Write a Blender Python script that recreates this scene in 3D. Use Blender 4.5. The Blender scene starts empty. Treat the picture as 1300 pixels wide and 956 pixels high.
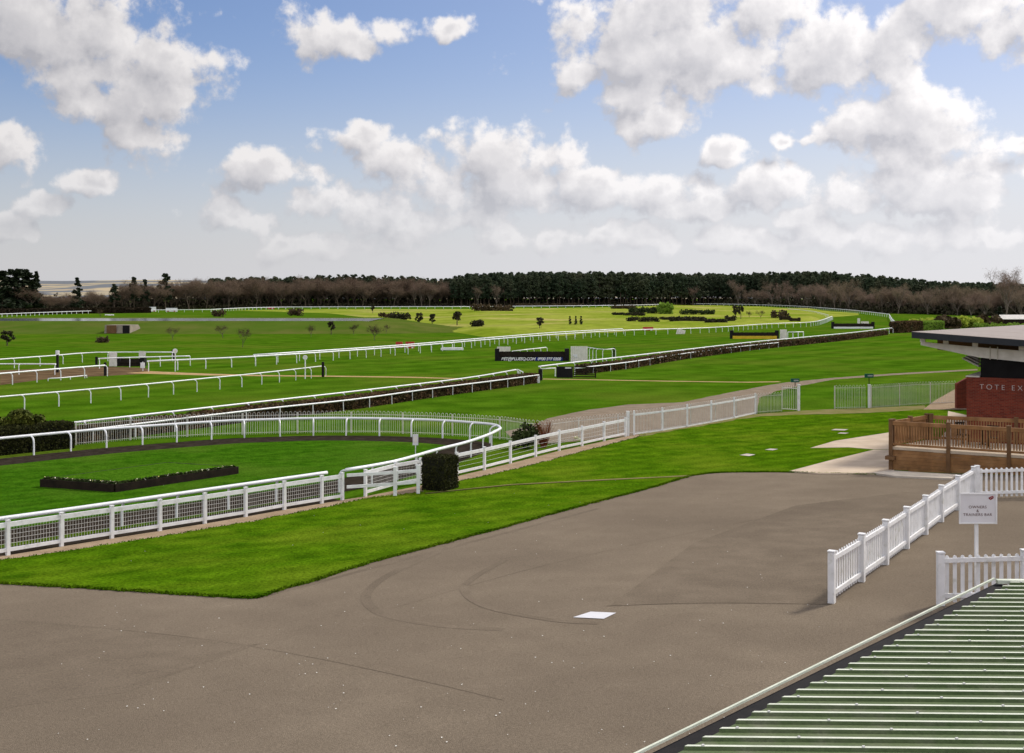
import bpy, bmesh, math, random
import numpy as np
from mathutils import Vector, Matrix
random.seed(7)
rng = np.random.default_rng(11)
S = bpy.context.scene
COL = S.collection
PI = math.pi
H0, F, CX, HY = 8.4, 1500.0, 650.0, 373.0      # eye height, focal length in photo pixels, centre column, horizon row

# ------------------------------------------------------------------ terrain
def sst(a, b, x):
    t = max(0.0, min(1.0, (x - a) / (b - a))); return t * t * (3 - 2 * t)
def px_of(x, y): return CX + F * x / max(y, 1.0)
def interp(tab, x):
    return float(np.interp(x, [t[0] for t in tab], [t[1] for t in tab]))
GOLF0 = [(290, 597), (420, 500), (470, 400), (510, 320), (560, 262), (620, 225), (705, 232), (800, 262), (900, 285), (976, 315), (1028, 335), (1055, 420), (1100, 470)]
GOLF1 = [(290, 603), (420, 652), (600, 645), (784, 735), (860, 860), (961, 760), (1012, 670), (1060, 560), (1100, 500)]
def golf_bump(x, y):
    p = px_of(x, y)
    if y < 200 or p < 540 or p > 1090: return 0.0
    a, b = interp(GOLF0, p), interp(GOLF1, p)
    m = sst(a, a + 45, y) * (1 - sst(b - 60, b - 5, y)) * sst(545, 620, p) * (1 - sst(1020, 1085, p))
    w = (math.sin(x / 19.0 + 0.6 * math.sin(y / 31.0)) * math.sin(y / 23.0 + 1.3) +
         0.6 * math.sin(x / 9.0 + 2.0 + y / 40.0) * math.sin(y / 12.5) + 1.6) / 3.2
    return m * w * 1.5
def g(x, y):
    xx = max(-40.0, min(32.0, x)); yy = max(-5.0, y)
    a = (1.25 - 0.045 * (yy - 27.0) + 0.03 * (xx - 7.0)) / 0.12
    z = 0.12 * (a if a > 30 else math.log1p(math.exp(a)))
    return z + golf_bump(x, y)
def W(px, py, z=None):
    """the world point seen at a place of the photo: on the ground, or at height z"""
    dx, dz = (px - CX) / F, -(py - HY) / F
    if z is not None:
        t = (z - H0) / dz
        return Vector((dx * t, t, z))
    lo, t = 3.0, 3.0
    while t < 120 and H0 + dz * t > g(dx * t, t): lo = t; t += 0.5
    if t >= 120:
        lo, t = 120.0, 120.0
        while t < 3000 and H0 + dz * t > g(dx * t, t): lo = t; t += 3
    hi = t
    for _ in range(24):
        m = (lo + hi) / 2
        if H0 + dz * m > g(dx * m, m): lo = m
        else: hi = m
    return Vector((dx * hi, hi, g(dx * hi, hi)))
def onY(px, Y):
    x = (px - CX) / F * Y
    return Vector((x, Y, g(x, Y)))
def zat(py, Y): return H0 - (py - HY) / F * Y

# ------------------------------------------------------------------ materials
M = {}
MATTE = {'turf', 'lawn', 'ring_lawn', 'golf', 'rough_grass', 'bed_turf', 'tarmac', 'tarmac_dark', 'tarmac_patch', 'ring_path', 'path_grey', 'path_pink', 'sand', 'dirt', 'worn', 'shadow_soil', 'hill'}
def mat(name, c1, c2=None, scale=5.0, rough=0.8, spec=0.25, bump=0.0, bscale=40.0, detail=6.0, contrast=(0.35, 0.65), c3=None, scale3=0.3, metallic=0.0, amt3=(0.45, 0.7), trans=0.0, fine=None, stripe=None):
    m = bpy.data.materials.new(name); m.use_nodes = True
    nt = m.node_tree; b = nt.nodes['Principled BSDF']
    b.inputs['Roughness'].default_value = rough
    b.inputs['Specular IOR Level'].default_value = 0.0 if name in MATTE else spec
    b.inputs['Metallic'].default_value = metallic
    b.inputs['Base Color'].default_value = (*c1, 1)
    tc = nt.nodes.new('ShaderNodeTexCoord')
    geo = nt.nodes.new('ShaderNodeNewGeometry')
    def noise(sc, det=detail):
        n = nt.nodes.new('ShaderNodeTexNoise'); n.inputs['Scale'].default_value = sc; n.inputs['Detail'].default_value = det
        nt.links.new(geo.outputs['Position'], n.inputs['Vector']); return n
    def ramp(src, a, bb):
        r = nt.nodes.new('ShaderNodeMapRange'); r.inputs['From Min'].default_value = a; r.inputs['From Max'].default_value = bb
        nt.links.new(src, r.inputs['Value']); return r.outputs['Result']
    out = None
    if c2 is not None:
        mx = nt.nodes.new('ShaderNodeMix'); mx.data_type = 'RGBA'
        mx.inputs['A'].default_value = (*c1, 1); mx.inputs['B'].default_value = (*c2, 1)
        nt.links.new(ramp(noise(scale).outputs['Fac'], *contrast), mx.inputs['Factor'])
        out = mx.outputs['Result']
    if c3 is not None:
        mx = nt.nodes.new('ShaderNodeMix'); mx.data_type = 'RGBA'
        if out: nt.links.new(out, mx.inputs['A'])
        else: mx.inputs['A'].default_value = (*c1, 1)
        mx.inputs['B'].default_value = (*c3, 1)
        nt.links.new(ramp(noise(scale3, 3).outputs['Fac'], *amt3), mx.inputs['Factor'])
        out = mx.outputs['Result']
    def mul(src, fac):
        v = nt.nodes.new('ShaderNodeVectorMath'); v.operation = 'SCALE'; nt.links.new(src, v.inputs[0]); nt.links.new(fac, v.inputs['Scale']); return v.outputs[0]
    if fine:      # aggregate or blade grain: (scale, strength)
        r = nt.nodes.new('ShaderNodeMapRange'); r.inputs['From Min'].default_value = .3; r.inputs['From Max'].default_value = .7
        r.inputs['To Min'].default_value = 1 - fine[1]; r.inputs['To Max'].default_value = 1 + fine[1]
        nt.links.new(noise(fine[0], 4).outputs['Fac'], r.inputs['Value']); out = mul(out, r.outputs['Result'])
    if stripe:    # mowing bands: (direction x, y across the bands, period, strength)
        d = nt.nodes.new('ShaderNodeVectorMath'); d.operation = 'DOT_PRODUCT'; nt.links.new(geo.outputs['Position'], d.inputs[0])
        k = 2 * PI / stripe[2]; d.inputs[1].default_value = (stripe[0] * k, stripe[1] * k, 0)
        a = nt.nodes.new('ShaderNodeMath'); a.operation = 'MULTIPLY_ADD'; nt.links.new(noise(0.25, 2).outputs['Fac'], a.inputs[0]); a.inputs[1].default_value = 5.0; nt.links.new(d.outputs['Value'], a.inputs[2])
        w = nt.nodes.new('ShaderNodeMath'); w.operation = 'SINE'; nt.links.new(a.outputs[0], w.inputs[0])
        r = nt.nodes.new('ShaderNodeMath'); r.operation = 'MULTIPLY_ADD'; nt.links.new(w.outputs[0], r.inputs[0]); r.inputs[1].default_value = stripe[3]; r.inputs[2].default_value = 1.0
        out = mul(out, r.outputs[0])
    if out: nt.links.new(out, b.inputs['Base Color'])
    if bump:
        bp = nt.nodes.new('ShaderNodeBump'); bp.inputs['Strength'].default_value = bump; bp.inputs['Distance'].default_value = 0.05
        nt.links.new(noise(bscale).outputs['Fac'], bp.inputs['Height']); nt.links.new(bp.outputs['Normal'], b.inputs['Normal'])
    if trans:
        tr = nt.nodes.new('ShaderNodeBsdfTranslucent'); ms = nt.nodes.new('ShaderNodeMixShader'); ms.inputs[0].default_value = trans
        if out: nt.links.new(out, tr.inputs['Color'])
        else: tr.inputs['Color'].default_value = (*c1, 1)
        o = nt.nodes['Material Output']
        nt.links.new(b.outputs[0], ms.inputs[1]); nt.links.new(tr.outputs[0], ms.inputs[2]); nt.links.new(ms.outputs[0], o.inputs['Surface'])
    M[name] = m; return m

mat('turf', (0.036, 0.090, 0.003), (0.062, 0.132, 0.006), 0.35, 0.9, 0.12, 0.6, 9.0, c3=(0.080, 0.122, 0.010), scale3=0.06, fine=(6.0, .25), stripe=(0.80, -0.60, 5.5, .10))
mat('lawn', (0.034, 0.085, 0.002), (0.076, 0.152, 0.004), 1.0, 0.9, 0.12, 0.9, 16.0, 9.0, contrast=(0.3, 0.7), c3=(0.105, 0.158, 0.008), scale3=0.25, amt3=(0.45, 0.75), fine=(11.0, .42), stripe=(-0.60, 0.80, 1.5, .10))
mat('ring_lawn', (0.025, 0.080, 0.003), (0.044, 0.120, 0.005), 1.6, 0.9, 0.12, 0.9, 16.0, 8.0, c3=(0.058, 0.120, 0.009), scale3=0.2, fine=(9.0, .3), stripe=(-0.60, 0.80, 1.8, .07))
mat('golf', (0.145, 0.200, 0.014), (0.250, 0.275, 0.042), 0.035, 0.9, 0.1, 0.5, 2.0, c3=(0.37, 0.31, 0.11), scale3=0.022, amt3=(0.54, 0.72), fine=(0.5, .2))
mat('rough_grass', (0.062, 0.098, 0.012), (0.098, 0.112, 0.024), 0.15, 0.95, 0.1, 0.6, 3.0, c3=(0.052, 0.110, 0.008), scale3=0.03)
mat('bed_turf', (0.034, 0.100, 0.004), (0.060, 0.140, 0.008), 4.0, 0.9, 0.12, 1.0, 18.0, fine=(14.0, .35))
mat('tarmac', (0.180, 0.144, 0.105), (0.208, 0.167, 0.122), 0.9, 0.92, 0.14, 0.5, 60.0, 12.0, contrast=(0.3, 0.7), c3=(0.152, 0.121, 0.089), scale3=0.14, amt3=(0.42, 0.72), fine=(26.0, .20))
mat('tarmac_dark', (0.141, 0.111, 0.080), (0.165, 0.130, 0.095), 3.0, 0.9, 0.14, 0.3, 60.0, fine=(26.0, .26))
mat('tarmac_patch', (0.154, 0.123, 0.090), (0.180, 0.144, 0.106), 1.1, 0.92, 0.14, 0.3, 60.0, 12.0, c3=(0.138, 0.110, 0.081), scale3=0.3, fine=(26.0, .20))
mat('ring_path', (0.024, 0.019, 0.014), (0.042, 0.033, 0.025), 2.0, 0.95, 0.1, 0.5, 40.0)
mat('path_grey', (0.190, 0.150, 0.108), (0.240, 0.190, 0.140), 1.2, 0.95, 0.1, 0.3, 40.0, fine=(20.0, .2))
mat('path_pink', (0.265, 0.195, 0.125), (0.33, 0.245, 0.165), 1.5, 0.95, 0.1, 0.3, 40.0, fine=(20.0, .2))
mat('paving', (0.46, 0.36, 0.26), (0.56, 0.45, 0.33), 0.9, 0.9, 0.15, 0.2, 30.0)
mat('sand', (0.33, 0.22, 0.10), (0.42, 0.29, 0.15), 1.0, 0.95, 0.1)
mat('dirt', (0.085, 0.055, 0.030), (0.15, 0.10, 0.055), 0.6, 0.95, 0.1, 0.5, 8.0)
mat('worn', (0.15, 0.15, 0.045), (0.21, 0.175, 0.08), 1.0, 0.95, 0.1)
mat('white', (0.80, 0.79, 0.78), (0.70, 0.69, 0.67), 3.0, 0.45, 0.3, c3=(0.50, 0.49, 0.41), scale3=5.0, amt3=(0.58, 0.82))
mat('white_plastic', (0.82, 0.82, 0.82), (0.74, 0.74, 0.73), 1.0, 0.35, 0.4)
mat('cream', (0.62, 0.57, 0.49), (0.50, 0.45, 0.38), 2.0, 0.7)
mat('pale_panel', (0.74, 0.69, 0.62), (0.64, 0.59, 0.52), 3.0, 0.6)
mat('offwhite_steel', (0.55, 0.52, 0.47), (0.66, 0.62, 0.55), 3.0, 0.6)
mat('black', (0.008, 0.007, 0.008), (0.014, 0.012, 0.012), 6.0, 0.9, 0.2)
mat('birch', (0.010, 0.008, 0.006), (0.022, 0.016, 0.010), 8.0, 0.95, 0.1, 0.8, 30.0)
mat('dark_timber', (0.013, 0.009, 0.006), (0.024, 0.016, 0.010), 3.0, 0.85, 0.12, 0.3, 20.0)
mat('deck_timber', (0.265, 0.130, 0.048), (0.170, 0.083, 0.032), 2.5, 0.75, 0.2, 0.3, 20.0, c3=(0.34, 0.18, 0.075), scale3=1.3)
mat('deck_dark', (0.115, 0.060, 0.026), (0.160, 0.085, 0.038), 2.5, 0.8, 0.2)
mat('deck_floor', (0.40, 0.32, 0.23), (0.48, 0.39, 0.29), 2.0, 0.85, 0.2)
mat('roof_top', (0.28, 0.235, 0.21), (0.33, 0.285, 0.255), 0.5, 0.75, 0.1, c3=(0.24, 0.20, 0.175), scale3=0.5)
mat('fascia', (0.012, 0.015, 0.019), (0.018, 0.020, 0.024), 2.0, 0.5, 0.3)
mat('clerestory', (0.008, 0.007, 0.007), (0.012, 0.011, 0.011), 2.0, 0.7, 0.08)
mat('metal_letter', (0.62, 0.60, 0.57), None, rough=0.4, spec=0.5)
mat('yellow', (0.62, 0.42, 0.02), (0.55, 0.36, 0.02), 2.0, 0.6)
mat('blue', (0.010, 0.022, 0.16), None, rough=0.5)
mat('red', (0.42, 0.030, 0.012), (0.30, 0.022, 0.012), 3.0, 0.5)
mat('green_sign', (0.012, 0.085, 0.055), None, rough=0.4)
mat('sign_white', (0.68, 0.66, 0.66), (0.63, 0.61, 0.61), 2.0, 0.4)
mat('sign_ink', (0.10, 0.045, 0.035), None, rough=0.6)
mat('emblem', (0.25, 0.02, 0.02), None, rough=0.5)
mat('concrete', (0.30, 0.26, 0.20), (0.22, 0.19, 0.15), 1.0, 0.9, 0.1, 0.3, 20.0)
mat('kerb', (0.50, 0.44, 0.36), (0.42, 0.36, 0.29), 2.0, 0.9)
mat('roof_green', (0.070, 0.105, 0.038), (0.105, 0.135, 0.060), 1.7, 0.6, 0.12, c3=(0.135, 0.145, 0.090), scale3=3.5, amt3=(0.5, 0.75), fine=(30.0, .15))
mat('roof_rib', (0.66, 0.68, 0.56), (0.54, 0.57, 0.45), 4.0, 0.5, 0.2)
mat('pine_leaf', (0.032, 0.052, 0.027), (0.068, 0.088, 0.048), 0.12, 0.8, 0.15, c3=(0.098, 0.105, 0.058), scale3=0.05, trans=0.25)
mat('pine_trunk', (0.06, 0.045, 0.034), (0.10, 0.07, 0.05), 0.3, 0.9, 0.1)
mat('ivy_leaf', (0.012, 0.020, 0.008), (0.024, 0.034, 0.012), 0.5, 0.7, 0.2)
mat('twig_brown', (0.125, 0.084, 0.056), (0.190, 0.134, 0.094), 0.06, 0.9, 0.1, trans=0.25)
mat('twig_red', (0.185, 0.122, 0.090), (0.250, 0.175, 0.132), 0.05, 0.9, 0.1, c3=(0.21, 0.165, 0.10), scale3=0.03, trans=0.25)
mat('bark', (0.085, 0.062, 0.046), (0.13, 0.10, 0.075), 1.0, 0.9, 0.1)
mat('bark_pale', (0.19, 0.15, 0.12), (0.13, 0.105, 0.085), 0.8, 0.9, 0.1)
mat('young_leaf', (0.060, 0.045, 0.022), (0.090, 0.060, 0.030), 1.0, 0.85, 0.1)
mat('dark_bush', (0.028, 0.028, 0.014), (0.050, 0.044, 0.022), 0.6, 0.85, 0.1)
mat('gorse', (0.026, 0.040, 0.012), (0.050, 0.066, 0.018), 0.5, 0.85, 0.1)
mat('bright_bush', (0.14, 0.24, 0.025), (0.21, 0.32, 0.045), 0.4, 0.85, 0.1, trans=0.3)
mat('lime_bush', (0.42, 0.48, 0.060), (0.28, 0.36, 0.05), 0.3, 0.85, 0.1, trans=0.3)
mat('hedge_brown', (0.082, 0.046, 0.022), (0.135, 0.082, 0.040), 1.5, 0.9, 0.1, c3=(0.055, 0.050, 0.018), scale3=0.7)
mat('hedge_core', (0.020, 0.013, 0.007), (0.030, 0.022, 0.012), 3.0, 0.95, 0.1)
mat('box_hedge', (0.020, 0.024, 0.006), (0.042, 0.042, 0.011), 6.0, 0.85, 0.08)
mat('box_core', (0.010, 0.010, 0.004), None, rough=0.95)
mat('conifer', (0.045, 0.058, 0.008), (0.110, 0.115, 0.016), 1.2, 0.85, 0.12)
mat('red_stem', (0.22, 0.060, 0.020), (0.15, 0.045, 0.018), 3.0, 0.8)
mat('flower', (0.75, 0.70, 0.20), (0.80, 0.78, 0.65), 8.0, 0.8)
mat('shadow_soil', (0.030, 0.020, 0.012), (0.045, 0.032, 0.02), 6.0, 0.95)
mat('hill', (0.42, 0.34, 0.22), (0.30, 0.27, 0.20), 0.004, 0.95, 0.05, c3=(0.15, 0.16, 0.17), scale3=0.006, amt3=(0.47, 0.52))  # muted tan and blue-grey: distance haze is mixed into the colour
mat('litter', (0.65, 0.62, 0.55), None, rough=0.8)
mat('mesh_wire', (0.72, 0.70, 0.66), None, rough=0.6)
# brick
def brick_mat():
    m = bpy.data.materials.new('brick'); m.use_nodes = True; nt = m.node_tree; b = nt.nodes['Principled BSDF']
    tc = nt.nodes.new('ShaderNodeUVMap'); br = nt.nodes.new('ShaderNodeTexBrick')
    br.inputs['Color1'].default_value = (0.230, 0.040, 0.020, 1); br.inputs['Color2'].default_value = (0.130, 0.022, 0.013, 1)
    br.inputs['Mortar'].default_value = (0.150, 0.085, 0.060, 1); br.inputs['Scale'].default_value = 1.0
    br.inputs['Brick Width'].default_value = 0.225; br.inputs['Row Height'].default_value = 0.075; br.inputs['Mortar Size'].default_value = 0.006
    nt.links.new(tc.outputs['UV'], br.inputs['Vector']); nt.links.new(br.outputs['Color'], b.inputs['Base Color'])
    b.inputs['Roughness'].default_value = 0.9; b.inputs['Specular IOR Level'].default_value = 0.15
    M['brick'] = m
brick_mat()
def water_mat():
    m = bpy.data.materials.new('water'); m.use_nodes = True; nt = m.node_tree; b = nt.nodes['Principled BSDF']
    b.inputs['Base Color'].default_value = (0.06, 0.075, 0.08, 1); b.inputs['Roughness'].default_value = 0.10; b.inputs['IOR'].default_value = 1.33
    geo = nt.nodes.new('ShaderNodeNewGeometry'); n = nt.nodes.new('ShaderNodeTexNoise'); n.inputs['Scale'].default_value = 0.9; n.inputs['Detail'].default_value = 4
    nt.links.new(geo.outputs['Position'], n.inputs['Vector'])
    bp = nt.nodes.new('ShaderNodeBump'); bp.inputs['Strength'].default_value = 0.012; bp.inputs['Distance'].default_value = 0.1
    nt.links.new(n.outputs['Fac'], bp.inputs['Height']); nt.links.new(bp.outputs['Normal'], b.inputs['Normal'])
    M['water'] = m
water_mat()

# ------------------------------------------------------------------ object helpers
def tag(o, label=None, cat=None, group=None, kind=None):
    if label: o['label'] = label
    if cat: o['category'] = cat
    if group: o['group'] = group
    if kind: o['kind'] = kind
    return o
def empty(name, loc, label, cat, group=None):
    o = bpy.data.objects.new(name, None); o.location = loc; o.empty_display_size = 0.3; COL.objects.link(o)
    return tag(o, label, cat, group)
def link(name, me, parent=None, loc=(0, 0, 0)):
    o = bpy.data.objects.new(name, me); COL.objects.link(o); o.location = loc
    if parent is not None: o.parent = parent
    return o
def copy_tree(root, loc, rz=0.0, scale=None, label=None, group=None):
    r = root.copy(); COL.objects.link(r); r.location = loc; r.rotation_euler = (0, 0, rz)
    if scale is not None: r.scale = scale
    if label: r['label'] = label
    if group: r['group'] = group
    for ch in [o for o in root.children]:
        c = ch.copy(); COL.objects.link(c); c.parent = r
        for d in [o for o in ch.children]:
            e = d.copy(); COL.objects.link(e); e.parent = c
    return r

class MB:
    def __init__(s): s.v, s.f, s.m = [], [], []; s.cur = 0
    def add(s, vs, fs):
        n = len(s.v); s.v += [tuple(v) for v in vs]; s.f += [tuple(i + n for i in f) for f in fs]; s.m += [s.cur] * len(fs)
    def hexa(s, p):   # 8 points: bottom 4 ccw, top 4 ccw
        s.add(p, [(3, 2, 1, 0), (4, 5, 6, 7), (0, 1, 5, 4), (1, 2, 6, 5), (2, 3, 7, 6), (3, 0, 4, 7)])
    def box(s, c, sx, sy, sz, rz=0.0):
        ca, sa = math.cos(rz), math.sin(rz); p = []
        for z in (-sz / 2, sz / 2):
            for x, y in ((-1, -1), (1, -1), (1, 1), (-1, 1)):
                X, Y = x * sx / 2, y * sy / 2
                p.append((c[0] + X * ca - Y * sa, c[1] + X * sa + Y * ca, c[2] + z))
        s.hexa(p)
    def beam(s, a, b, w, h):  # w horizontal, h vertical section
        a, b = Vector(a), Vector(b); d = (b - a).normalized()
        side = Vector((-d.y, d.x, 0))
        if side.length < 1e-4: side = Vector((1, 0, 0))
        side.normalize(); up = side.cross(d) * -1 if False else d.cross(side)
        up = up if up.z >= 0 or abs(d.z) > 0.99 else -up
        q = []
        for su in (-1, 1):
            for e, sd in ((a, -1), (b, -1), (b, 1), (a, 1)):
                q.append(e + side * sd * w / 2 + up * su * h / 2)
        s.hexa(q)
    def tube(s, pts, r, n=6, r2=None, closed=False):
        pts = [Vector(p) for p in pts]; N = len(pts); base = len(s.v); r2 = r if r2 is None else r2
        for i, p in enumerate(pts):
            d = (pts[min(i + 1, N - 1)] - pts[max(i - 1, 0)]).normalized()
            a = Vector((0, 0, 1)) if abs(d.z) < 0.9 else Vector((0, 1, 0))
            u = d.cross(a).normalized(); w = u.cross(d)
            rr = r + (r2 - r) * i / max(1, N - 1)
            for k in range(n):
                t = 2 * PI * (k + 0.5) / n
                s.v.append(tuple(p + (u * math.cos(t) + w * math.sin(t)) * rr))
        for i in range(N - 1):
            for k in range(n):
                k2 = (k + 1) % n
                s.f.append((base + i * n + k, base + i * n + k2, base + (i + 1) * n + k2, base + (i + 1) * n + k)); s.m.append(s.cur)
        s.f.append(tuple(base + k for k in reversed(range(n)))); s.m.append(s.cur)
        s.f.append(tuple(base + (N - 1) * n + k for k in range(n))); s.m.append(s.cur)
    def prism(s, poly, y0, y1, fn=lambda x, z, y: (x, y, z)):   # polygon in (x,z), extruded y0..y1
        n = len(poly); vs = [fn(x, z, y0) for x, z in poly] + [fn(x, z, y1) for x, z in poly]
        s.add(vs, [tuple(range(n)), tuple(range(2 * n - 1, n - 1, -1))] + [(i, i + n, (i + 1) % n + n, (i + 1) % n) for i in range(n)])
    def mesh(s, name, mats, org=(0, 0, 0)):
        me = bpy.data.meshes.new(name)
        me.from_pydata([(x - org[0], y - org[1], z - org[2]) for x, y, z in s.v], [], s.f)
        mats = mats if isinstance(mats, (list, tuple)) else [mats]
        for m in mats: me.materials.append(M[m])
        if len(mats) > 1: me.polygons.foreach_set('material_index', s.m)
        bm = bmesh.new(); bm.from_mesh(me); bmesh.ops.recalc_face_normals(bm, faces=bm.faces); bm.to_mesh(me); bm.free()
        me.update(); return me
    def build(s, name, mats, parent=None, smooth=False):
        org = parent_org(parent)
        me = s.mesh(name, mats, org)
        if smooth: me.polygons.foreach_set('use_smooth', [True] * len(me.polygons))
        return link(name, me, parent)
def parent_org(p):
    t = Vector((0, 0, 0))
    while p is not None: t = t + Vector(p.location); p = p.parent
    return t
def np_mesh(name, V, Q, mats, midx=None):
    V = np.asarray(V, dtype=np.float32); Q = np.asarray(Q, dtype=np.int32); k = Q.shape[1]
    me = bpy.data.meshes.new(name)
    me.vertices.add(len(V)); me.vertices.foreach_set('co', V.ravel())
    me.loops.add(Q.size); me.loops.foreach_set('vertex_index', Q.ravel())
    me.polygons.add(len(Q)); me.polygons.foreach_set('loop_start', np.arange(0, Q.size, k, dtype=np.int32))
    me.polygons.foreach_set('loop_total', np.full(len(Q), k, dtype=np.int32))
    for m in mats: me.materials.append(M[m])
    if midx is not None: me.polygons.foreach_set('material_index', np.asarray(midx, dtype=np.int32))
    me.update(calc_edges=True); me.validate(); return me
def leaves(P, size, aspect=1.0, up=0.0):
    """one small quad at each point, turned at random"""
    n = len(P); a = rng.normal(size=(n, 3)); a[:, 2] += up; a /= np.linalg.norm(a, axis=1)[:, None] + 1e-9
    b = rng.normal(size=(n, 3)); b -= a * (a * b).sum(1)[:, None]; b /= np.linalg.norm(b, axis=1)[:, None] + 1e-9
    s = size * (0.6 + 0.8 * rng.random(n))[:, None]
    A, B = a * s * aspect, b * s
    V = np.stack([P - A - B, P + A - B, P + A + B, P - A + B], 1).reshape(-1, 3)
    return V, np.arange(4 * n).reshape(-1, 4)
def clumps(centres, radii, per, size, flat=0.8):
    P = []
    for c, r in zip(centres, radii):
        d = rng.normal(size=(per, 3)); d /= np.linalg.norm(d, axis=1)[:, None]
        rr = r * rng.random(per)[:, None] ** 0.45
        P.append(np.asarray(c) + d * rr * np.array([1, 1, flat]))
    return leaves(np.concatenate(P), size)
def join(parts):
    V, Q, m, n = [], [], [], 0
    for i, (v, q) in enumerate(parts):
        V.append(v); Q.append(np.asarray(q) + n); n += len(v); m.append(np.full(len(q), i))
    return np.concatenate(V), np.concatenate(Q), np.concatenate(m)

# ------------------------------------------------------------------ sheets of ground
def sheet(name, poly, off, m, step=1.0, kind='structure', cut=True, skirt=0.0):
    bm = bmesh.new()
    vs = [bm.verts.new((p[0], p[1], 0)) for p in poly]
    bm.faces.new(vs); bmesh.ops.triangulate(bm, faces=bm.faces[:])
    if cut:
        xs, ys = [p[0] for p in poly], [p[1] for p in poly]
        for ax, lo, hi in ((0, min(xs), max(xs)), (1, min(ys), max(ys))):
            k = math.ceil(lo / step) * step
            while k < hi:
                co = (k, 0, 0) if ax == 0 else (0, k, 0); no = (1, 0, 0) if ax == 0 else (0, 1, 0)
                bmesh.ops.bisect_plane(bm, geom=bm.verts[:] + bm.edges[:] + bm.faces[:], plane_co=co, plane_no=no)
                k += step
    for v in bm.verts: v.co.z = g(v.co.x, v.co.y) + off
    bmesh.ops.recalc_face_normals(bm, faces=bm.faces)
    if bm.faces[:] and sum(f.normal.z for f in bm.faces) < 0: bmesh.ops.reverse_faces(bm, faces=bm.faces)
    if skirt:
        ed = [e for e in bm.edges if len(e.link_faces) == 1]
        r = bmesh.ops.extrude_edge_only(bm, edges=ed)
        for v in r['geom']:
            if isinstance(v, bmesh.types.BMVert): v.co.z -= skirt
    me = bpy.data.meshes.new(name); bm.to_mesh(me); bm.free(); me.materials.append(M[m])
    o = link(name, me); tag(o, kind=kind); return o
def strip_poly(pts, w):
    L, R = [], []
    for i, p in enumerate(pts):
        a, b = pts[max(i - 1, 0)], pts[min(i + 1, len(pts) - 1)]
        d = Vector((b[0] - a[0], b[1] - a[1])).normalized(); n = Vector((-d.y, d.x))
        ww = w[i] if isinstance(w, (list, tuple)) else w
        L.append((p[0] + n.x * ww / 2, p[1] + n.y * ww / 2)); R.append((p[0] - n.x * ww / 2, p[1] - n.y * ww / 2))
    return L + R[::-1]
def smooth(pts, n=6):
    """Catmull-Rom through 3D points"""
    pts = [Vector(p) for p in pts]; out = []
    for i in range(len(pts) - 1):
        p0, p1, p2, p3 = pts[max(i - 1, 0)], pts[i], pts[i + 1], pts[min(i + 2, len(pts) - 1)]
        for k in range(n):
            t = k / n
            out.append(0.5 * ((2 * p1) + (p2 - p0) * t + (2 * p0 - 5 * p1 + 4 * p2 - p3) * t * t + (3 * p1 - p0 - 3 * p2 + p3) * t ** 3))
    out.append(pts[-1]); return out
def resample(pts, d):
    pts = [Vector(p) for p in pts]; L = [0.0]
    for a, b in zip(pts, pts[1:]): L.append(L[-1] + (b - a).length)
    n = max(1, round(L[-1] / d)); out = []; j = 0
    for k in range(n + 1):
        s = L[-1] * k / n
        while j < len(pts) - 2 and L[j + 1] < s: j += 1
        t = (s - L[j]) / max(1e-6, L[j + 1] - L[j]); p = pts[j].lerp(pts[j + 1], t)
        out.append((p, (pts[j + 1] - pts[j]).normalized()))
    return out
def flat(p): return (p[0], p[1])
def WP(lst): return [flat(W(*p)) for p in lst]

# base ground out to the horizon
def axis(lo, hi, extra):
    return sorted(set(list(range(lo, hi + 1)) + extra))
xs = axis(-60, 60, [-7000, -4000, -2000, -1000, -500, -250, -120, 120, 250, 500, 1000, 2000, 4000, 7000])
ys = axis(0, 100, [-400, -100, -30, -5, 130, 170, 220, 300, 400, 600, 900, 1400, 2500, 5000, 9000])
gm = MB()
for y in ys:
    for x in xs: gm.v.append((x, y, g(x, y) if y < 200 else 0.0))
nx = len(xs)
for j in range(len(ys) - 1):
    for i in range(nx - 1):
        gm.f.append((j * nx + i, j * nx + i + 1, (j + 1) * nx + i + 1, (j + 1) * nx + i)); gm.m.append(0)
tag(gm.build('ground', 'turf'), kind='structure')

# near tarmac apron, near lawn
lawn_edge = [(0, 741.5), (160, 751), (320, 761.5), (400, 738), (465, 717), (588, 684.5), (649, 668), (696, 655), (748, 640.6), (822, 621.5), (878, 604.6), (905, 601), (942, 600), (1001, 600), (1040, 602), (1115, 603)]
le = WP(lawn_edge)
def edge_fine(pts, d=0.35, amp=0.05):
    r = resample([Vector((*p, 0)) for p in pts], d)
    return [(p.x + random.uniform(-amp, amp), p.y + random.uniform(-amp, amp)) for p, t in r]
lef = edge_fine(le)
sheet('tarmac_apron', [(-60, 33.6), (-24, 32.3)] + lef + [(17.6, 53.0), (24, 49.0), (58, 49), (58, 2), (-60, 2)], 0.010, 'tarmac')
fence_base = [(0, 706.5), (10, 706), (142, 684.5), (260, 665.7), (361, 648), (434.6, 635.6), (464, 631), (530, 618), (579.7, 605.5), (648, 589), (710, 573), (767, 560.6), (797, 554)]
lawn_up = WP([(822, 553), (958, 528.5), (1050, 524), (1170, 518.5), (1205, 520)])
pf = WP(fence_base)
pl = WP([(-60, 722), (0, 713.5), (160, 690), (324, 663), (475.6, 632.5), (530, 627), (580, 613.5), (649, 598), (696, 586), (822, 553)])
plf = edge_fine(pl, 0.5, 0.10)
lawn_poly = [(-26, 32.6)] + lef + [(17.6, 53.0), (21.5, 56), (31, 72)] + lawn_up[::-1] + plf[::-1]
sheet('lawn', lawn_poly, 0.050, 'lawn', skirt=0.06)
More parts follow.
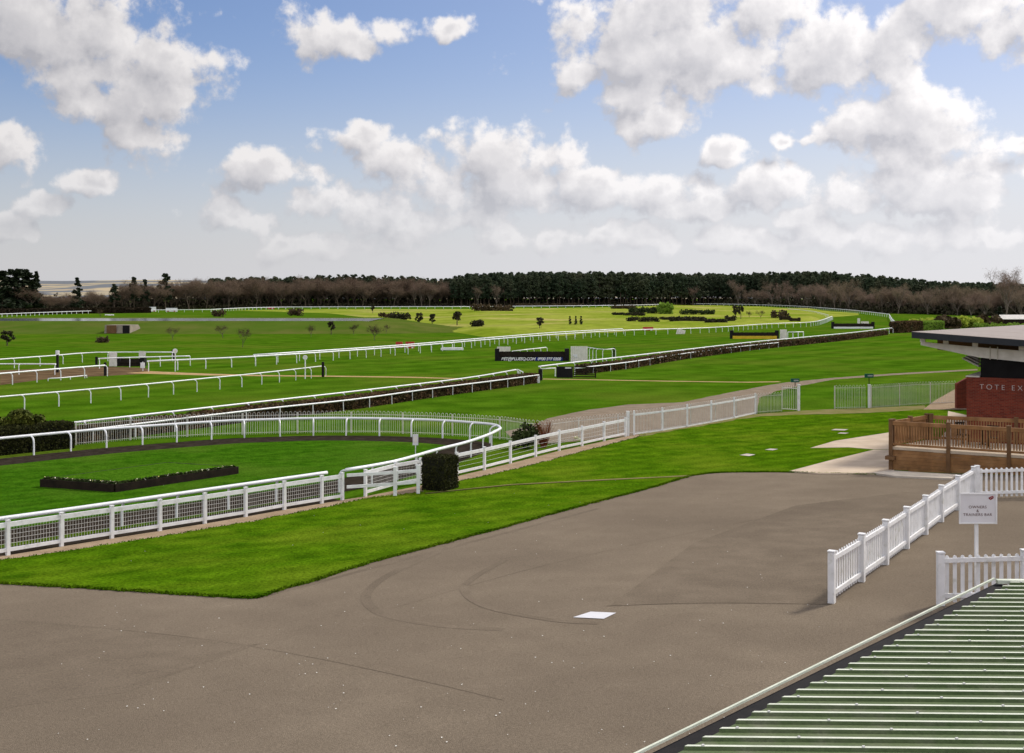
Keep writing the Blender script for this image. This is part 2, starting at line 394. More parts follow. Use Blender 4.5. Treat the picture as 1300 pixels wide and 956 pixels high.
# blades standing along the cut edges and through the near lawn
P = []
for poly, n in ((lef, 60), (plf, 25)):
    for a, b in zip(poly, poly[1:]):
        for _ in range(n if math.hypot(*a) < 75 else 12):
            t = random.random(); P.append((a[0] + (b[0] - a[0]) * t + random.gauss(0, .05), a[1] + (b[1] - a[1]) * t + random.gauss(.02, .05), 0))
P = [(x, y, g(x, y) + .045 + random.uniform(-.01, .02)) for x, y, z in P]
V, Q = leaves(np.array(P), 0.012, 2.6, 0.0)
lo_ = link('grass_fringe', np_mesh('grass_fringe', V, Q, ['lawn'])); tag(lo_, 'ragged grass fringe along the lawn edges', 'grass', None, 'stuff')

# path along the paddock fence
sheet('fence_path', [flat(W(-60, 717))] + pf + [flat(W(822, 550))] + plf[::-1], 0.028, 'path_pink')
# kerb step crossing the lawn
ks = WP([(540, 628), (576, 624), (648, 616.8), (760, 611), (875, 605.5)])
sheet('lawn_edging', strip_poly(ks, [0.10, 0.12, 0.2, 0.30, 0.34]), 0.062, 'worn')
sheet('lawn_edging_shadow_gap', strip_poly([(x + 0.02, y - 0.18) for x, y in ks], [0.10, 0.12, 0.12, 0.10, 0.05]), 0.056, 'shadow_soil')  # dark strip paints the shadow at the foot of the kerb step

# parade ring
loop_px = [(0, 658.7), (324, 613), (415, 600), (439, 596.7), (500, 586), (554, 571), (590, 562), (618, 552.6), (632, 546), (635, 543), (627, 539.2), (601, 536.5), (551, 533.2), (475, 531.2), (400, 531), (325, 533), (275, 535), (160, 542.7), (95, 547.8), (0, 556.5)]
loop = [W(a, b, 1.0) for a, b in loop_px]
off_frame = [Vector((-29, 57, 1)), Vector((-33, 50, 1)), Vector((-33, 42, 1)), Vector((-28, 34, 1)), Vector((-22, 34.5, 1))]
ring = [flat(p) for p in smooth(loop + off_frame + [loop[0]], 3)[:-1]]
cx = sum(p[0] for p in ring) / len(ring); cy = sum(p[1] for p in ring) / len(ring)
def inset(poly, d):
    out = []; n = len(poly)
    for i in range(n):
        a, b = Vector(poly[(i - 1) % n]), Vector(poly[(i + 1) % n]); t = (b - a).normalized(); nrm = Vector((-t.y, t.x))
        out.append((poly[i][0] + nrm.x * d, poly[i][1] + nrm.y * d))
    return out
area = sum(ring[i][0] * ring[(i + 1) % len(ring)][1] - ring[(i + 1) % len(ring)][0] * ring[i][1] for i in range(len(ring)))
sgn = 1 if area > 0 else -1
ring_out = inset(ring, sgn * 0.35)
ring_c = [(p[0] + (cx - p[0]) * 0.0, p[1]) for p in ring_out]
sheet('parade_ring_path', ring_out, 0.012, 'ring_path')
fl = [Vector((*q, 0)) for q in WP([(-60, 717.5), (10, 706), (142, 684.5), (260, 665.7), (361, 648), (434.6, 635.6)])]
nn = [Vector((-0.74, 0.67, 0))]
sheet('ring_verge_path', [flat(q + nn[0] * 0.03) for q in fl] + [flat(q + nn[0] * 1.5) for q in fl[::-1]], 0.016, 'ring_path')
def shrink(poly, d):   # distance-based inward offset that tolerates the tight right-hand bend
    out = []
    for p in inset(poly, d):
        dist = min(math.hypot(p[0] - q[0], p[1] - q[1]) for q in poly)
        if dist > abs(d) * 0.93: out.append(p)
    return out
sheet('parade_ring_lawn', shrink(ring_out, sgn * 2.5), 0.022, 'ring_lawn')

# mid-ground paths
mid_up = [(640, 548), (672, 541), (697, 531), (743, 521), (798, 513.5), (865, 511), (911, 501.5), (973, 489.5), (998, 485.6), (1058, 479.7), (1138, 474), (1241, 468.5)]
mid_dn = [(1241, 470.2), (1138, 476), (1058, 482), (1016, 490), (985, 497), (965, 505), (958, 526), (903, 537.5), (840, 548), (800, 553), (760, 558), (700, 563), (660, 566)]
sheet('tarmac_path', edge_fine(WP(mid_up), 1.0, 0.08) + edge_fine(WP(mid_dn), 1.0, 0.08), 0.008, 'path_grey', step=4.0)
sheet('worn_grass_path', edge_fine(WP([(812, 552), (958, 526.5), (1050, 520.5), (1120, 518), (1175, 515.5)]), 1, 0.15) + edge_fine(WP([(1178, 520.5), (1100, 525.5), (1010, 527.5), (958, 530), (815, 555)]), 1, 0.15), 0.058, 'worn')
sheet('entrance_path', WP([(1172, 521), (1186, 510), (1214, 494), (1260, 488), (1260, 521)]), 0.064, 'path_pink')
sheet('paved_walk', WP([(1001, 600), (1050, 587), (1109, 572.5), (1135, 573), (1135, 604), (1112, 603), (1040, 602.5)]), 0.066, 'paving', skirt=0.05)
sheet('paved_walk', WP([(1029, 570), (1060, 561), (1131, 550), (1136, 572.4), (1109, 571.8), (1077, 569.2)]), 0.066, 'paving', skirt=0.05)
sheet('paved_walk', [(19.9, 57.6), (20.9, 56.6), (27, 62), (32, 70), (31, 84), (26.5, 72)], 0.070, 'paving', skirt=0.05)
sheet('crossing_track', strip_poly(WP([(689, 481.2), (760, 482.3), (850, 484), (950, 485.3), (990, 484.6)]), 0.9), 0.006, 'sand', step=6.0)
sheet('sand_track', strip_poly(WP([(175, 472.5), (260, 475.5), (340, 477), (430, 477.8), (520, 479), (592, 481)]), [3.5, 2.4, 1.6, 1.6, 1.4, 0.8]), 0.006, 'sand', step=6.0)
sheet('dirt_track', WP([(0, 470), (60, 468), (140, 465.5), (185, 467), (195, 474), (140, 477), (70, 480), (0, 489)]), 0.005, 'dirt', step=8.0)

# golf course with real humps
gmb = MB(); A = list(range(292, 1092, 6)); T = 46
for p in A:
    y0, y1 = interp(GOLF0, p) + 3 + 2 * math.sin(p / 9.0), interp(GOLF1, p) - 2
    for k in range(T + 1):
        y = y0 * (y1 / y0) ** (k / T); x = (p - CX) / F * y
        gmb.v.append((x, y, golf_bump(x, y) + 0.012))
for i in range(len(A) - 1):
    for k in range(T):
        a = i * (T + 1) + k; gmb.f.append((a, a + T + 1, a + T + 2, a + 1)); gmb.m.append(0)
o = gmb.build('golf_course', 'golf', smooth=True); tag(o, kind='structure')

# reservoir on its embankment
bk = MB(); bx = [(-100, 0), (-50, 0), (330, 0), (400, 0), (455, 0.0), (480, 0.12), (520, 0.45), (560, 0.8), (590, 1.0)]
prof = [(247, 0.0), (252, 0.5), (266, 2.2), (268, 2.25), (270, 2.05), (304, 2.05), (306, 2.25), (310, 2.2), (330, 0.0)]
for p, k in bx:
    for Y, z in prof:
        zz = z * (1 - k); yy = Y + 8 * k if Y < 290 else Y - 30 * k
        bk.v.append(((p - CX) / F * 262, yy, zz + 0.004))
n = len(prof)
for i in range(len(bx) - 1):
    for j in range(n - 1): bk.f.append((i * n + j, (i + 1) * n + j, (i + 1) * n + j + 1, i * n + j + 1)); bk.m.append(0)
tag(bk.build('reservoir_embankment', 'rough_grass'), kind='structure')
wt = MB(); x0, x1 = (-100 - CX) / F * 262, (462 - CX) / F * 262
wt.add([(x0, 269.5, 2.12), (x1, 269.5, 2.12), (x1, 304.5, 2.12), (x0, 304.5, 2.12)], [(0, 1, 2, 3)])
tag(wt.build('reservoir_water', 'water'), kind='structure')

# far hills
hb = MB(); HX = list(range(-400, 1800, 40))
def hill_top(p): return 355.5 + 1.2 * math.sin(p / 47.0) + 1.5 * sst(120, 260, p) + (2.5 if p > 1100 else 0)
for p in HX:
    for Y, k in ((1900, -0.05), (2400, 0.45), (3000, 1.0), (3600, 0.9), (5000, -0.1)):
        top = H0 + (HY - hill_top(p)) / F * 3000
        hb.v.append(((p - CX) / F * Y, Y, top * k))
for i in range(len(HX) - 1):
    for j in range(4): hb.f.append((i * 5 + j, (i + 1) * 5 + j, (i + 1) * 5 + j + 1, i * 5 + j + 1)); hb.m.append(0)
tag(hb.build('hills', 'hill', smooth=True), kind='structure')

# ------------------------------------------------------------------ tarmac wear: seams, tyre marks, patches
def wear(name, pts, w, m, off): sheet(name, strip_poly(smooth([Vector((*q, 0)) for q in WP(pts)], 5), w), off, m, cut=True)
wear('tarmac_seam', [(0, 787), (120, 797), (260, 812), (400, 836), (540, 866), (640, 890)], 0.035, 'tarmac_patch', 0.014)
wear('tyre_mark', [(560, 700), (500, 727), (470, 748), (466, 765), (490, 782), (560, 795), (640, 800)], 0.26, 'tarmac_patch', 0.014)
wear('tyre_mark', [(640, 712), (600, 735), (590, 752), (620, 772), (700, 788), (760, 792)], 0.22, 'tarmac_patch', 0.016)
wear('tarmac_seam', [(500, 772), (700, 716), (900, 672), (1060, 640)], 0.04, 'tarmac_patch', 0.014)
wear('tarmac_seam', [(770, 770), (900, 766), (1056, 768)], 0.04, 'tarmac_patch', 0.018)
wear('tarmac_seam', [(325, 760), (400, 741), (470, 722), (600, 688), (760, 646)], 0.22, 'tarmac_patch', 0.013)
wear('tarmac_seam', [(170, 870), (240, 848), (300, 824), (330, 818)], 0.05, 'tarmac_patch', 0.015)
sheet('tarmac_repair', WP([(775, 769), (915, 767), (1056, 768), (1094, 742), (1235, 632), (1150, 625), (1010, 642), (880, 690)]), 0.012, 'tarmac_patch')
sheet('tarmac_repair', WP([(-40, 783), (0, 787), (120, 797), (260, 812), (325, 820), (240, 850), (160, 880), (-40, 905)]), 0.012, 'tarmac_patch')
sheet('drain_cover', WP([(750, 777.7), (782.4, 779.2), (766.6, 786.8), (727.5, 784.9)]), 0.024, 'sign_white')
for q in ([(939, 579.5), (948, 577.6), (959, 578.8), (951, 580.8)], [(971, 572.6), (978, 571.2), (988, 571.8), (981, 573.4)], [(1055, 547.5), (1060, 546), (1077, 546.5), (1072, 548)], [(1063, 551.8), (1067, 550.6), (1078, 551), (1073, 552.2)]):
    sheet('drain_cover', WP(q), 0.074, 'kerb')
sheet('concrete_kerb', WP([(1108, 602.5), (1130, 599.5), (1215, 605), (1208, 610), (1135, 606.5)]), 0.090, 'kerb', skirt=0.09)
lm = MB()
for _ in range(170):
    p = W(random.uniform(60, 1040), random.choice([random.uniform(640, 950), random.uniform(760, 950)]))
    e = interp([(q[0], q[1]) for q in lawn_edge], px_of(p.x, p.y))
    if HY + (H0 - p.z) * F / p.y < e + 6: continue
    r = random.uniform(0.006, 0.020); t = random.random() * 3
    lm.add([(p.x + r * math.cos(t + a), p.y + r * math.sin(t + a) * 1.4, p.z + 0.022 + 0.006 * (k % 2)) for k, a in enumerate((0, 1.6, 3.1, 4.6))], [(0, 1, 2, 3)])
for _ in range(26):
    p = W(random.uniform(150, 1000), random.uniform(610, 720)); r = 0.02
    lm.add([(p.x + r * math.cos(a), p.y + r * math.sin(a), p.z + 0.058) for a in (0, 1.6, 3.1, 4.6)], [(0, 1, 2, 3)])
tag(lm.build('fallen_petals', 'litter'), kind='stuff')

# ------------------------------------------------------------------ running rails
def bent_post_mesh(h, reach, r, n=6):
    mb = MB(); s = reach
    mb.tube([(0, -s, 0), (0, -s, h - 0.34), (0, -s * 0.92, h - 0.2), (0, -s * 0.7, h - 0.09), (0, -s * 0.35, h - 0.035), (0, 0, h - 0.02)], r, n)
    return mb.mesh('post', 'white_plastic')
def running_rail(label, top, group, h=1.1, spacing=3.0, r=0.07, pr=0.04, reach=0.35, side=1, sm=4, name='running_rail', straight=False, rmesh=None):
    pts = smooth(top, sm) if sm > 1 else [Vector(p) for p in top]
    base = Vector((pts[0].x, pts[0].y, pts[0].z - h))
    e = empty(name, base, label, 'rail', group)
    mb = MB(); mb.tube(pts, r, 8 if r < 0.1 else 6); mb.build('top_rail', 'white_plastic', e, smooth=True)
    if straight:
        pm = MB(); pm.box((0, 0, (h - 0.02) / 2), pr * 2, pr * 2, h - 0.02); me = pm.mesh('post', 'white_plastic')
    else: me = bent_post_mesh(h, reach * side, pr)
    for p, t in resample(pts, spacing):
        o = link('post', me, e); o.location = (p.x - base.x, p.y - base.y, p.z - h - base.z); o.rotation_euler = (random.gauss(0, .012), random.gauss(0, .012), math.atan2(t.y, t.x) + random.gauss(0, .05))
    return e
def RT(lst, z=1.1):
    out = []
    for a, b in lst:
        p = W(a, b, z)
        out.append(p)
    return out
G_RAIL = 'white running rails of the racecourse'
running_rail('white curved rail around the parade ring lawn, open at its near gap', loop[3:] + [Vector((-29, 57, 1))], 'parade ring rails', 1.0, 2.0, 0.075, 0.045, 0.4, -1)
running_rail('white parade ring rail behind the left mesh fence, ending at the gap', [Vector((-22, 34.5, 1))] + loop[:3], 'parade ring rails', 1.0, 2.2, 0.075, 0.045, 0.4, -1)
running_rail('nearest white track rail on bent posts, ending at a black pad', RT([(-60, 510), (0, 503.8), (92, 496), (171, 489), (259, 480.5), (322, 474.5), (410, 464.6)], 1.05), G_RAIL, 1.05, 3.0, 0.055, 0.04, 0.35, 1)
running_rail('white rail along the far side of the long brown hedge', RT([(60, 540.5), (80, 538), (324, 510.8), (450, 496.8), (591, 480), (655, 469.3)], 1.1), G_RAIL, 1.1, 3.2, 0.06, 0.04, 0.3, 1)
running_rail('low off white rail on the near side of the long brown hedge', RT([(60, 552), (95, 547.8), (324, 520.4), (450, 507), (543, 494), (625, 483.7), (684, 476)], 0.75), G_RAIL, 0.75, 3.0, 0.06, 0.035, 0.02, 1)
running_rail('white track rail beside the hedge beyond the black gate', RT([(684, 465.4), (720, 461), (800, 452), (947, 435), (1000, 430), (1080, 422.4), (1132, 416.3)]), G_RAIL, 1.1, 4.0, 0.075, 0.045, 0.3, 1)
running_rail('low pale rail on the near face of the right hedge', RT([(729.4, 467.8), (800, 459.5), (870, 448.6), (947, 439.2), (988, 435)], 0.75), G_RAIL, 0.75, 4.0, 0.07, 0.035, 0.02, 1)
running_rail('long white inner rail sweeping to the far right bend', RT([(187, 458.5), (322, 452.5), (500, 441), (620, 431), (705, 424.5), (800, 419), (900, 416), (976, 411), (1028, 409), (1046, 405.4), (1056, 401.5)]), G_RAIL, 1.1, 3.4, 0.09, 0.05, 0.3, 1)
running_rail('second white rail close behind the long inner rail', RT([(322, 450.6), (500, 438.8), (620, 428.8), (705, 422), (790, 417.4)]), G_RAIL, 1.1, 4.0, 0.085, 0.05, 0.3, 1)
running_rail('white rail in front of the left hurdle, ending at a dark post', RT([(-20, 476), (0, 474.3), (60, 469.3), (133, 463.8)]), G_RAIL, 1.1, 3.0, 0.075, 0.045, 0.35, 1)
running_rail('white rail bending behind the left hurdle', RT([(-20, 457.5), (0, 456.2), (71, 451.2), (123, 447.3), (220, 447.2)]), G_RAIL, 1.1, 4.0, 0.07, 0.045, 0.3, 1, sm=2)
running_rail('short white rail at far left edge ending by a white topped post', RT([(-20, 462), (0, 462), (71, 462.2)]), G_RAIL, 1.1, 3.5, 0.07, 0.045, 0.3, 1)
running_rail('short white rail passing through the left hurdle wings', RT([(125, 455.2), (175, 453.6), (241, 452)]), G_RAIL, 1.1, 3.5, 0.07, 0.045, 0.3, 1)
running_rail('low white guard rail lying under the left rails', RT([(61, 480.5), (80, 479.5), (110, 476.5)], 0.25), G_RAIL, 0.25, 3.0, 0.05, 0.04, 0.02, 1)
running_rail('far white rail beyond the reservoir on the left', RT([(-30, 399.6), (0, 398.7), (95, 395.3), (188, 393.6), (268, 393)]), G_RAIL, 1.1, 4.0, 0.12, 0.07, 0.1, 1, straight=True)
running_rail('far white rail along the foot of the brown trees', RT([(268, 393), (308, 391), (352, 390), (420, 389.6), (596, 389.2)]), G_RAIL, 1.1, 5.0, 0.17, 0.10, 0.1, 1, straight=True)
running_rail('far grey white rail along the foot of the pine wood', RT([(596, 389.2), (784, 387.6), (860, 385.8), (920, 386), (961, 386.8)]), G_RAIL, 1.1, 6.5, 0.17, 0.09, 0.1, 1, straight=True)
running_rail('far rail curving towards us below the reddish birches', RT([(961, 386.8), (1012, 388.6), (1078, 393.5), (1129, 399)]), G_RAIL, 1.1, 6.0, 0.13, 0.07, 0.1, 1, straight=True)
running_rail('short thick white rail at the far right turn', RT([(1129, 399.5), (1135, 407.5), (1150, 411.5)]), G_RAIL, 1.1, 5.0, 0.12, 0.07, 0.1, 1, straight=True)
running_rail('thin far rail low across the golf course bend', RT([(1000, 392), (1030, 395), (1052, 400)]), G_RAIL, 1.1, 8.0, 0.09, 0.06, 0.1, 1, straight=True)

# ------------------------------------------------------------------ paddock fence with wire mesh
def paddock_fence(label, posts, mesh=True, cont=None):
    P = [W(px, yb) for px, yb in posts]
    e = empty('paddock_fence', P[0], label, 'fence', 'white paddock fence sections')
    for i, p in enumerate(P):
        d = (P[min(i + 1, len(P) - 1)] - P[max(i - 1, 0)]); a = math.atan2(d.y, d.x)
        mb = MB(); mb.box((p.x, p.y, p.z + 0.56), 0.11, 0.11, 1.12, a); mb.box((p.x, p.y, p.z + 1.13), 0.13, 0.13, 0.02, a); mb.build('post', 'white', e)
    tr, br = MB(), MB()
    for a, b in zip(P, P[1:]):
        d = (b - a).normalized(); n = Vector((d.y, -d.x, 0)) * 0.0; q = d * 0.057
        tr.beam(a + q + Vector((0, 0, 0.99)), b - q + Vector((0, 0, 0.99)), 0.07, 0.15)
        br.beam(a + q + Vector((0, 0, 0.20)), b - q + Vector((0, 0, 0.20)), 0.06, 0.11)
        w = MB(); L = (b - a).length
        if mesh:
            for k in range(1, int(L / 0.1)):
                c = a + d * (k * 0.1); w.beam(c + Vector((0, 0, 0.26)), c + Vector((0, 0, 0.92)), 0.0065, 0.0065)
        for zz in (0.4, 0.54, 0.68, 0.82) if mesh else (0.45, 0.65, 0.85):
            w.beam(a + q + Vector((0.012, 0.0, zz)), b - q + Vector((0.012, 0, zz)), 0.007, 0.008)
        w.build('wire_mesh' if mesh else 'wire_strands', 'mesh_wire', e)
    tr.build('top_rail', 'white', e); br.build('bottom_rail', 'white', e)
    return e
def interp_posts(px):
    return [(p, interp([(10, 706), (78, 694.6), (142, 684.5), (203, 675), (260, 665.7), (312, 657), (361, 648), (408.6, 640), (434.6, 635.6)], p)) for p in px]
paddock_fence('white post and mesh fence running from the left edge to the gate', [(-62, 718.5), (10, 706), (78, 694.6), (142, 684.5), (203, 675), (260, 665.7), (312, 657), (361, 648), (408.6, 640), (434.6, 635.6)])
paddock_fence('short white mesh fence between the gate and the square box hedge', [(464, 631), (502, 620), (534, 614)])
paddock_fence('white fence with wire strands from box hedge to tall corner post', [(579.7, 605.5), (615, 597.4), (648, 589), (680, 580.5), (710, 573), (739, 567), (767, 560.6), (794, 554.6)], mesh=False)
ge = empty('paddock_gate', W(437, 635), 'open white two rail gate beside the box hedge', 'gate')
P = [W(438, 635), W(501.6, 630.6), W(531, 627.7)]
for p in P[1:]:
    mb = MB(); mb.box((p.x, p.y, p.z + 0.6), 0.14, 0.14, 1.2); mb.box((p.x, p.y, p.z + 1.215), 0.16, 0.16, 0.03); mb.build('post', 'white', ge)
for z in (1.0, 0.53):
    for a, b in zip(P, P[1:]):
        mb = MB(); d = (b - a).normalized() * 0.075; mb.beam(a + d + Vector((0, 0, z)), b - d + Vector((0, 0, z)), 0.06, 0.12); mb.build('rail', 'white', ge)

# ------------------------------------------------------------------ hoop-top railings
def hoop_fence(label, line, h=1.32, unit=0.27, r=0.013, group='white hoop topped railings', gate=False, post_at=(), post_h=1.55):
    pts = [W(a, b) for a, b in line]
    e = empty('hoop_railing', pts[0], label, 'railing', group)
    rs = resample(pts, unit); bays = [rs[i:i + 13] for i in range(0, len(rs) - 1, 12)]
    for bay in bays:
        mb = MB()
        for (p, t), (q, _) in zip(bay, bay[1:]):
            w = unit * 0.27; c = (p + q) / 2; L = [c - t * w, c + t * w]
            path = [L[0], L[0] + Vector((0, 0, h - w))] + [c - t * w * math.cos(k * PI / 4) + Vector((0, 0, h - w + w * math.sin(k * PI / 4))) for k in (1, 2, 3)] + [L[1] + Vector((0, 0, h - w)), L[1]]
            mb.tube(path, r, 4)
        mb.build('bars', 'offwhite_steel', e)
        a, b = bay[0][0], bay[-1][0]
        for zz in (0.1, h - 0.2):
            hr = MB(); hr.tube([p + Vector((0, 0, zz)) for p, t in bay], 0.018, 4); hr.build('rail', 'offwhite_steel', e)
        mb = MB(); mb.box((a.x, a.y, a.z + h / 2 - 0.02), 0.05, 0.05, h - 0.04); mb.build('post', 'offwhite_steel', e)
    return e
hoop_fence('white hoop topped railing behind the parade ring with leaning stays', [(96, 565), (160, 559), (275, 552.5), (400, 549.5), (475, 549.5), (551, 552), (601, 555), (640, 558), (672, 563), (697, 564.5), (725, 560), (760, 556), (797, 552)])
hoop_fence('hoop topped railing running from tall white post to open gate', [(799, 551.5), (840, 546.5), (903, 536), (959, 525), (993, 522.6)], 1.4)
hoop_fence('short hoop railing left of the right hand white gate post', [(1059.5, 519), (1099, 518.6)], 1.72)
hoop_fence('hoop railing from right hand gate post to the brick wall', [(1106, 518.6), (1162, 514), (1214, 512)], 1.72)
for px, y in ((500, 550), (548, 552), (590, 555), (620, 557), (728, 559.6), (775, 555)):
    pass
pr = empty('post_and_rail_fence', W(797, 554), 'white post and rail fence in front of the mid hoop railing', 'fence')
PP = [(805, 553), (840.8, 548), (872.5, 543), (903, 537.5), (932, 532), (959, 526)]
P = [W(*q) for q in PP]
for p in P:
    mb = MB(); mb.box((p.x, p.y, p.z + 0.74), 0.10, 0.10, 1.48); mb.build('post', 'white', pr)
for z, hh in ((1.22, 0.10), (0.10, 0.08)):
    for a, b in zip(P, P[1:]):
        mb = MB(); d = (b - a).normalized() * 0.052; mb.beam(a + d + Vector((0, 0, z)), b - d + Vector((0, 0, z)), 0.05, hh); mb.build('rail', 'white', pr)
def white_post(px, yb, h, w, label, name='gate_post', group='white gate posts of the railings'):
    p = W(px, yb); mb = MB(); mb.box((p.x, p.y, p.z + h / 2), w, w, h); mb.box((p.x, p.y, p.z + h + 0.02), w + 0.04, w + 0.04, 0.04)
    return tag(mb.build(name, 'white'), label, 'post', group)
white_post(797, 554, 1.45, 0.15, 'tall white post where the paddock fence meets the hoop railing')
white_post(1014, 522.5, 1.9, 0.16, 'tall white gate post under the left green sign')
white_post(1103.5, 518.7, 1.72, 0.16, 'white gate post under the right green sign')
gt = empty('hoop_gate', W(993, 522), 'open hoop topped gate leaf hung on the tall white post', 'gate')
a, b = W(993, 521), W(1012, 522.3); d = (b - a)
mb = MB(); hz = 1.75
mb.tube([a + Vector((0, 0, .1)), a + Vector((0, 0, hz))], 0.03, 5); mb.tube([b + Vector((0, 0, .1)), b + Vector((0, 0, hz))], 0.03, 5)
mb.tube([a + Vector((0, 0, .12)), b + Vector((0, 0, .12))], 0.03, 5); mb.tube([a + Vector((0, 0, hz - .12)), b + Vector((0, 0, hz - .12))], 0.03, 5); mb.build('frame', 'offwhite_steel', gt)
mb = MB()
for k in range(1, 8): c = a + d * (k / 8); mb.tube([c + Vector((0, 0, .12)), c + Vector((0, 0, hz + 0.08))], 0.016, 4)
mb.build('bars', 'offwhite_steel', gt)
def green_sign(px, y0, y1, yb, w, label):
    p = W(px, yb); Y = p.y; e = empty('gate_sign', p, label, 'sign', 'green gate signs')
    z0, z1 = zat(y1, Y), zat(y0, Y)
    mb = MB(); mb.tube([p + Vector((0, .14, 0)), Vector((p.x, p.y + .14, z0 + .02))], 0.03, 6); mb.build('pole', 'dark_timber', e)
    mb = MB(); mb.box((p.x, p.y + .14, (z0 + z1) / 2 + 0.02), w, 0.04, z1 - z0, 0.05); mb.build('panel', 'green_sign', e)
    mb = MB()
    for k in range(7): mb.box((p.x - w * 0.33 + k * w * 0.11, p.y + 0.117, (z0 + z1) / 2 + .02), 0.035, 0.004, 0.09)
    mb.build('lettering', 'sign_white', e)
green_sign(1010, 481.2, 486, 522, 0.62, 'small green sign on a pole above the open hoop gate')
green_sign(1104, 475, 480, 518.5, 0.66, 'small green sign on a pole above the right hand gate post')

# ------------------------------------------------------------------ picket fences
def picket_fence(label, P, spacing=0.165, h=1.2, w=0.085, prefix_post=None):
    e = empty('picket_fence', P[0], label, 'fence', 'white picket fences')
    for i, p in enumerate(P):
        d = P[min(i + 1, len(P) - 1)] - P[max(i - 1, 0)]; a = math.atan2(d.y, d.x)
        mb = MB(); mb.box((p.x, p.y, p.z + h / 2 - 0.01), 0.15, 0.15, h - 0.02, a)
        x = []; t = 0.085
        mb.box((p.x, p.y, p.z + h + 0.008), 0.17, 0.17, 0.03, a); mb.build('post', 'white', e)
    for a, b in zip(P, P[1:]):
        d = (b - a).normalized(); n = Vector((-d.y, d.x, 0)); q = d * 0.078; ang = math.atan2(d.y, d.x)
        for zz in (1.02, 0.22):
            mb = MB(); mb.beam(a + q + Vector((0, 0, zz)), b - q + Vector((0, 0, zz)), 0.05, 0.10); mb.build('rail', 'white', e)
        L = (b - a).length; k = max(1, round((L - 0.15) / spacing)); mb = MB()
        off = n * 0.0405
        for i in range(k):
            c = a + d * (0.075 + (L - 0.15) * (i + 0.5) / k) + off
            z0, z1 = c.z + 0.06, c.z + 1.08
            poly = [(-w / 2, z0), (w / 2, z0), (w / 2, z1)] + [(w / 2 * math.cos(t), z1 + w * 0.55 * math.sin(t)) for t in (0.7, 1.57, 2.44)] + [(-w / 2, z1)]
            mb.prism(poly, -0.011, 0.011, lambda X, Z, Y, c=c, d=d, n=n: tuple(Vector((c.x, c.y, 0)) + d * X + n * Y + Vector((0, 0, Z))))
        mb.build('pickets', 'white', e)
    return e
P1 = [W(1056, 766), W(1094, 739), W(1124.5, 717.3), W(1151, 697), W(1175, 679), W(1195, 663), W(1216, 648), W(1236, 634)]
far_c = P1[-1]
run = [far_c + Vector((0, 0, 0))]
picket_fence('white picket fence running back from the near free end to the corner', P1, 0.2)
P2 = [far_c + Vector((0.05 + 2.4 * k + 0.12, 0.1 - 0.02 * k, 0)) for k in range(0, 5)]
for p in P2: p.z = g(p.x, p.y)
picket_fence('white picket fence crossing behind the bar sign to the right edge', P2, 0.19, 1.22)
p0 = W(1194, 769); P3 = [p0 + Vector((1.9 * k, -0.02 * k, 0)) for k in range(4)]
for p in P3: p.z = g(p.x, p.y)
picket_fence('short white picket fence beside the green roof', P3, 0.177)

# sign on the pole
def text_mesh(name, body, size, loc, rotz, m, parent, extrude=0.004, spacing=1.0, shear=0.0, bold=0.0, line=1.0, align='CENTER'):
    cu = bpy.data.curves.new(name, 'FONT'); cu.body = body; cu.size = size; cu.extrude = extrude; cu.space_character = spacing
    cu.shear = shear; cu.offset = bold; cu.align_x = align; cu.align_y = 'CENTER'; cu.space_line = line
    o = bpy.data.objects.new(name, cu); COL.objects.link(o)
    bpy.context.view_layer.update()
    me = bpy.data.meshes.new_from_object(o.evaluated_get(bpy.context.evaluated_depsgraph_get()))
    bpy.data.objects.remove(o)
    me.materials.clear(); me.materials.append(M[m])
    me.transform(Matrix.Translation(Vector(loc) - parent_org(parent)) @ Matrix.Rotation(rotz, 4, 'Z') @ Matrix.Rotation(PI / 2, 4, 'X'))
    return link(name, me, parent)
sp = onY(1239.5, 27.25)
sg = empty('bar_sign', sp, 'white owners and trainers bar sign on a slim pole', 'sign')
Y = sp.y; zt, zb = zat(625.5, Y), zat(664, Y); xl, xr = (1216.5 - CX) / F * Y, (1264 - CX) / F * Y
mb = MB(); mb.box((sp.x, sp.y, sp.z + (zb + 0.05 - sp.z) / 2), 0.075, 0.06, zb + 0.05 - sp.z); mb.build('pole', 'white', sg)
rz = 0.0; mb = MB(); c = ((xl + xr) / 2, Y - 0.05, (zt + zb) / 2); ww, hh = xr - xl, zt - zb
mb.box((c[0], c[1], c[2]), ww, 0.03, hh); mb.build('board', 'sign_white', sg)
mb = MB()
for s in (-1, 1):
    mb.box((c[0] + s * (ww / 2 - 0.012), c[1] - 0.025, c[2]), 0.03, 0.022, hh + 0.012); mb.box((c[0], c[1] - 0.0245, c[2] + s * (hh / 2 - 0.012)), ww - 0.056, 0.02, 0.03)
mb.build('frame', 'white', sg)
text_mesh('lettering', 'OWNERS\n&\nTRAINERS BAR', 0.092, (c[0] - 0.01, c[1] - 0.018, c[2] - 0.06), 0, 'sign_ink', sg, 0.001, 1.12, line=0.95)
mb = MB()
ex, ez = c[0] + ww / 2 - 0.13, c[2] + hh / 2 - 0.12
for (x0, z0, x1, z1, r) in ((-0.05, 0.0, 0.0, 0.035, .014), (0.0, 0.035, 0.05, 0.045, .013), (-0.02, -0.03, 0.03, 0.01, .015), (0.02, 0.0, 0.055, 0.02, .012), (-0.055, 0.02, -0.03, -0.02, .012)):
    mb.beam((ex + x0, c[1] - 0.0185, ez + z0), (ex + x1, c[1] - 0.0185, ez + z1), 0.004, r * 2)
mb.build('emblem', 'emblem', sg)

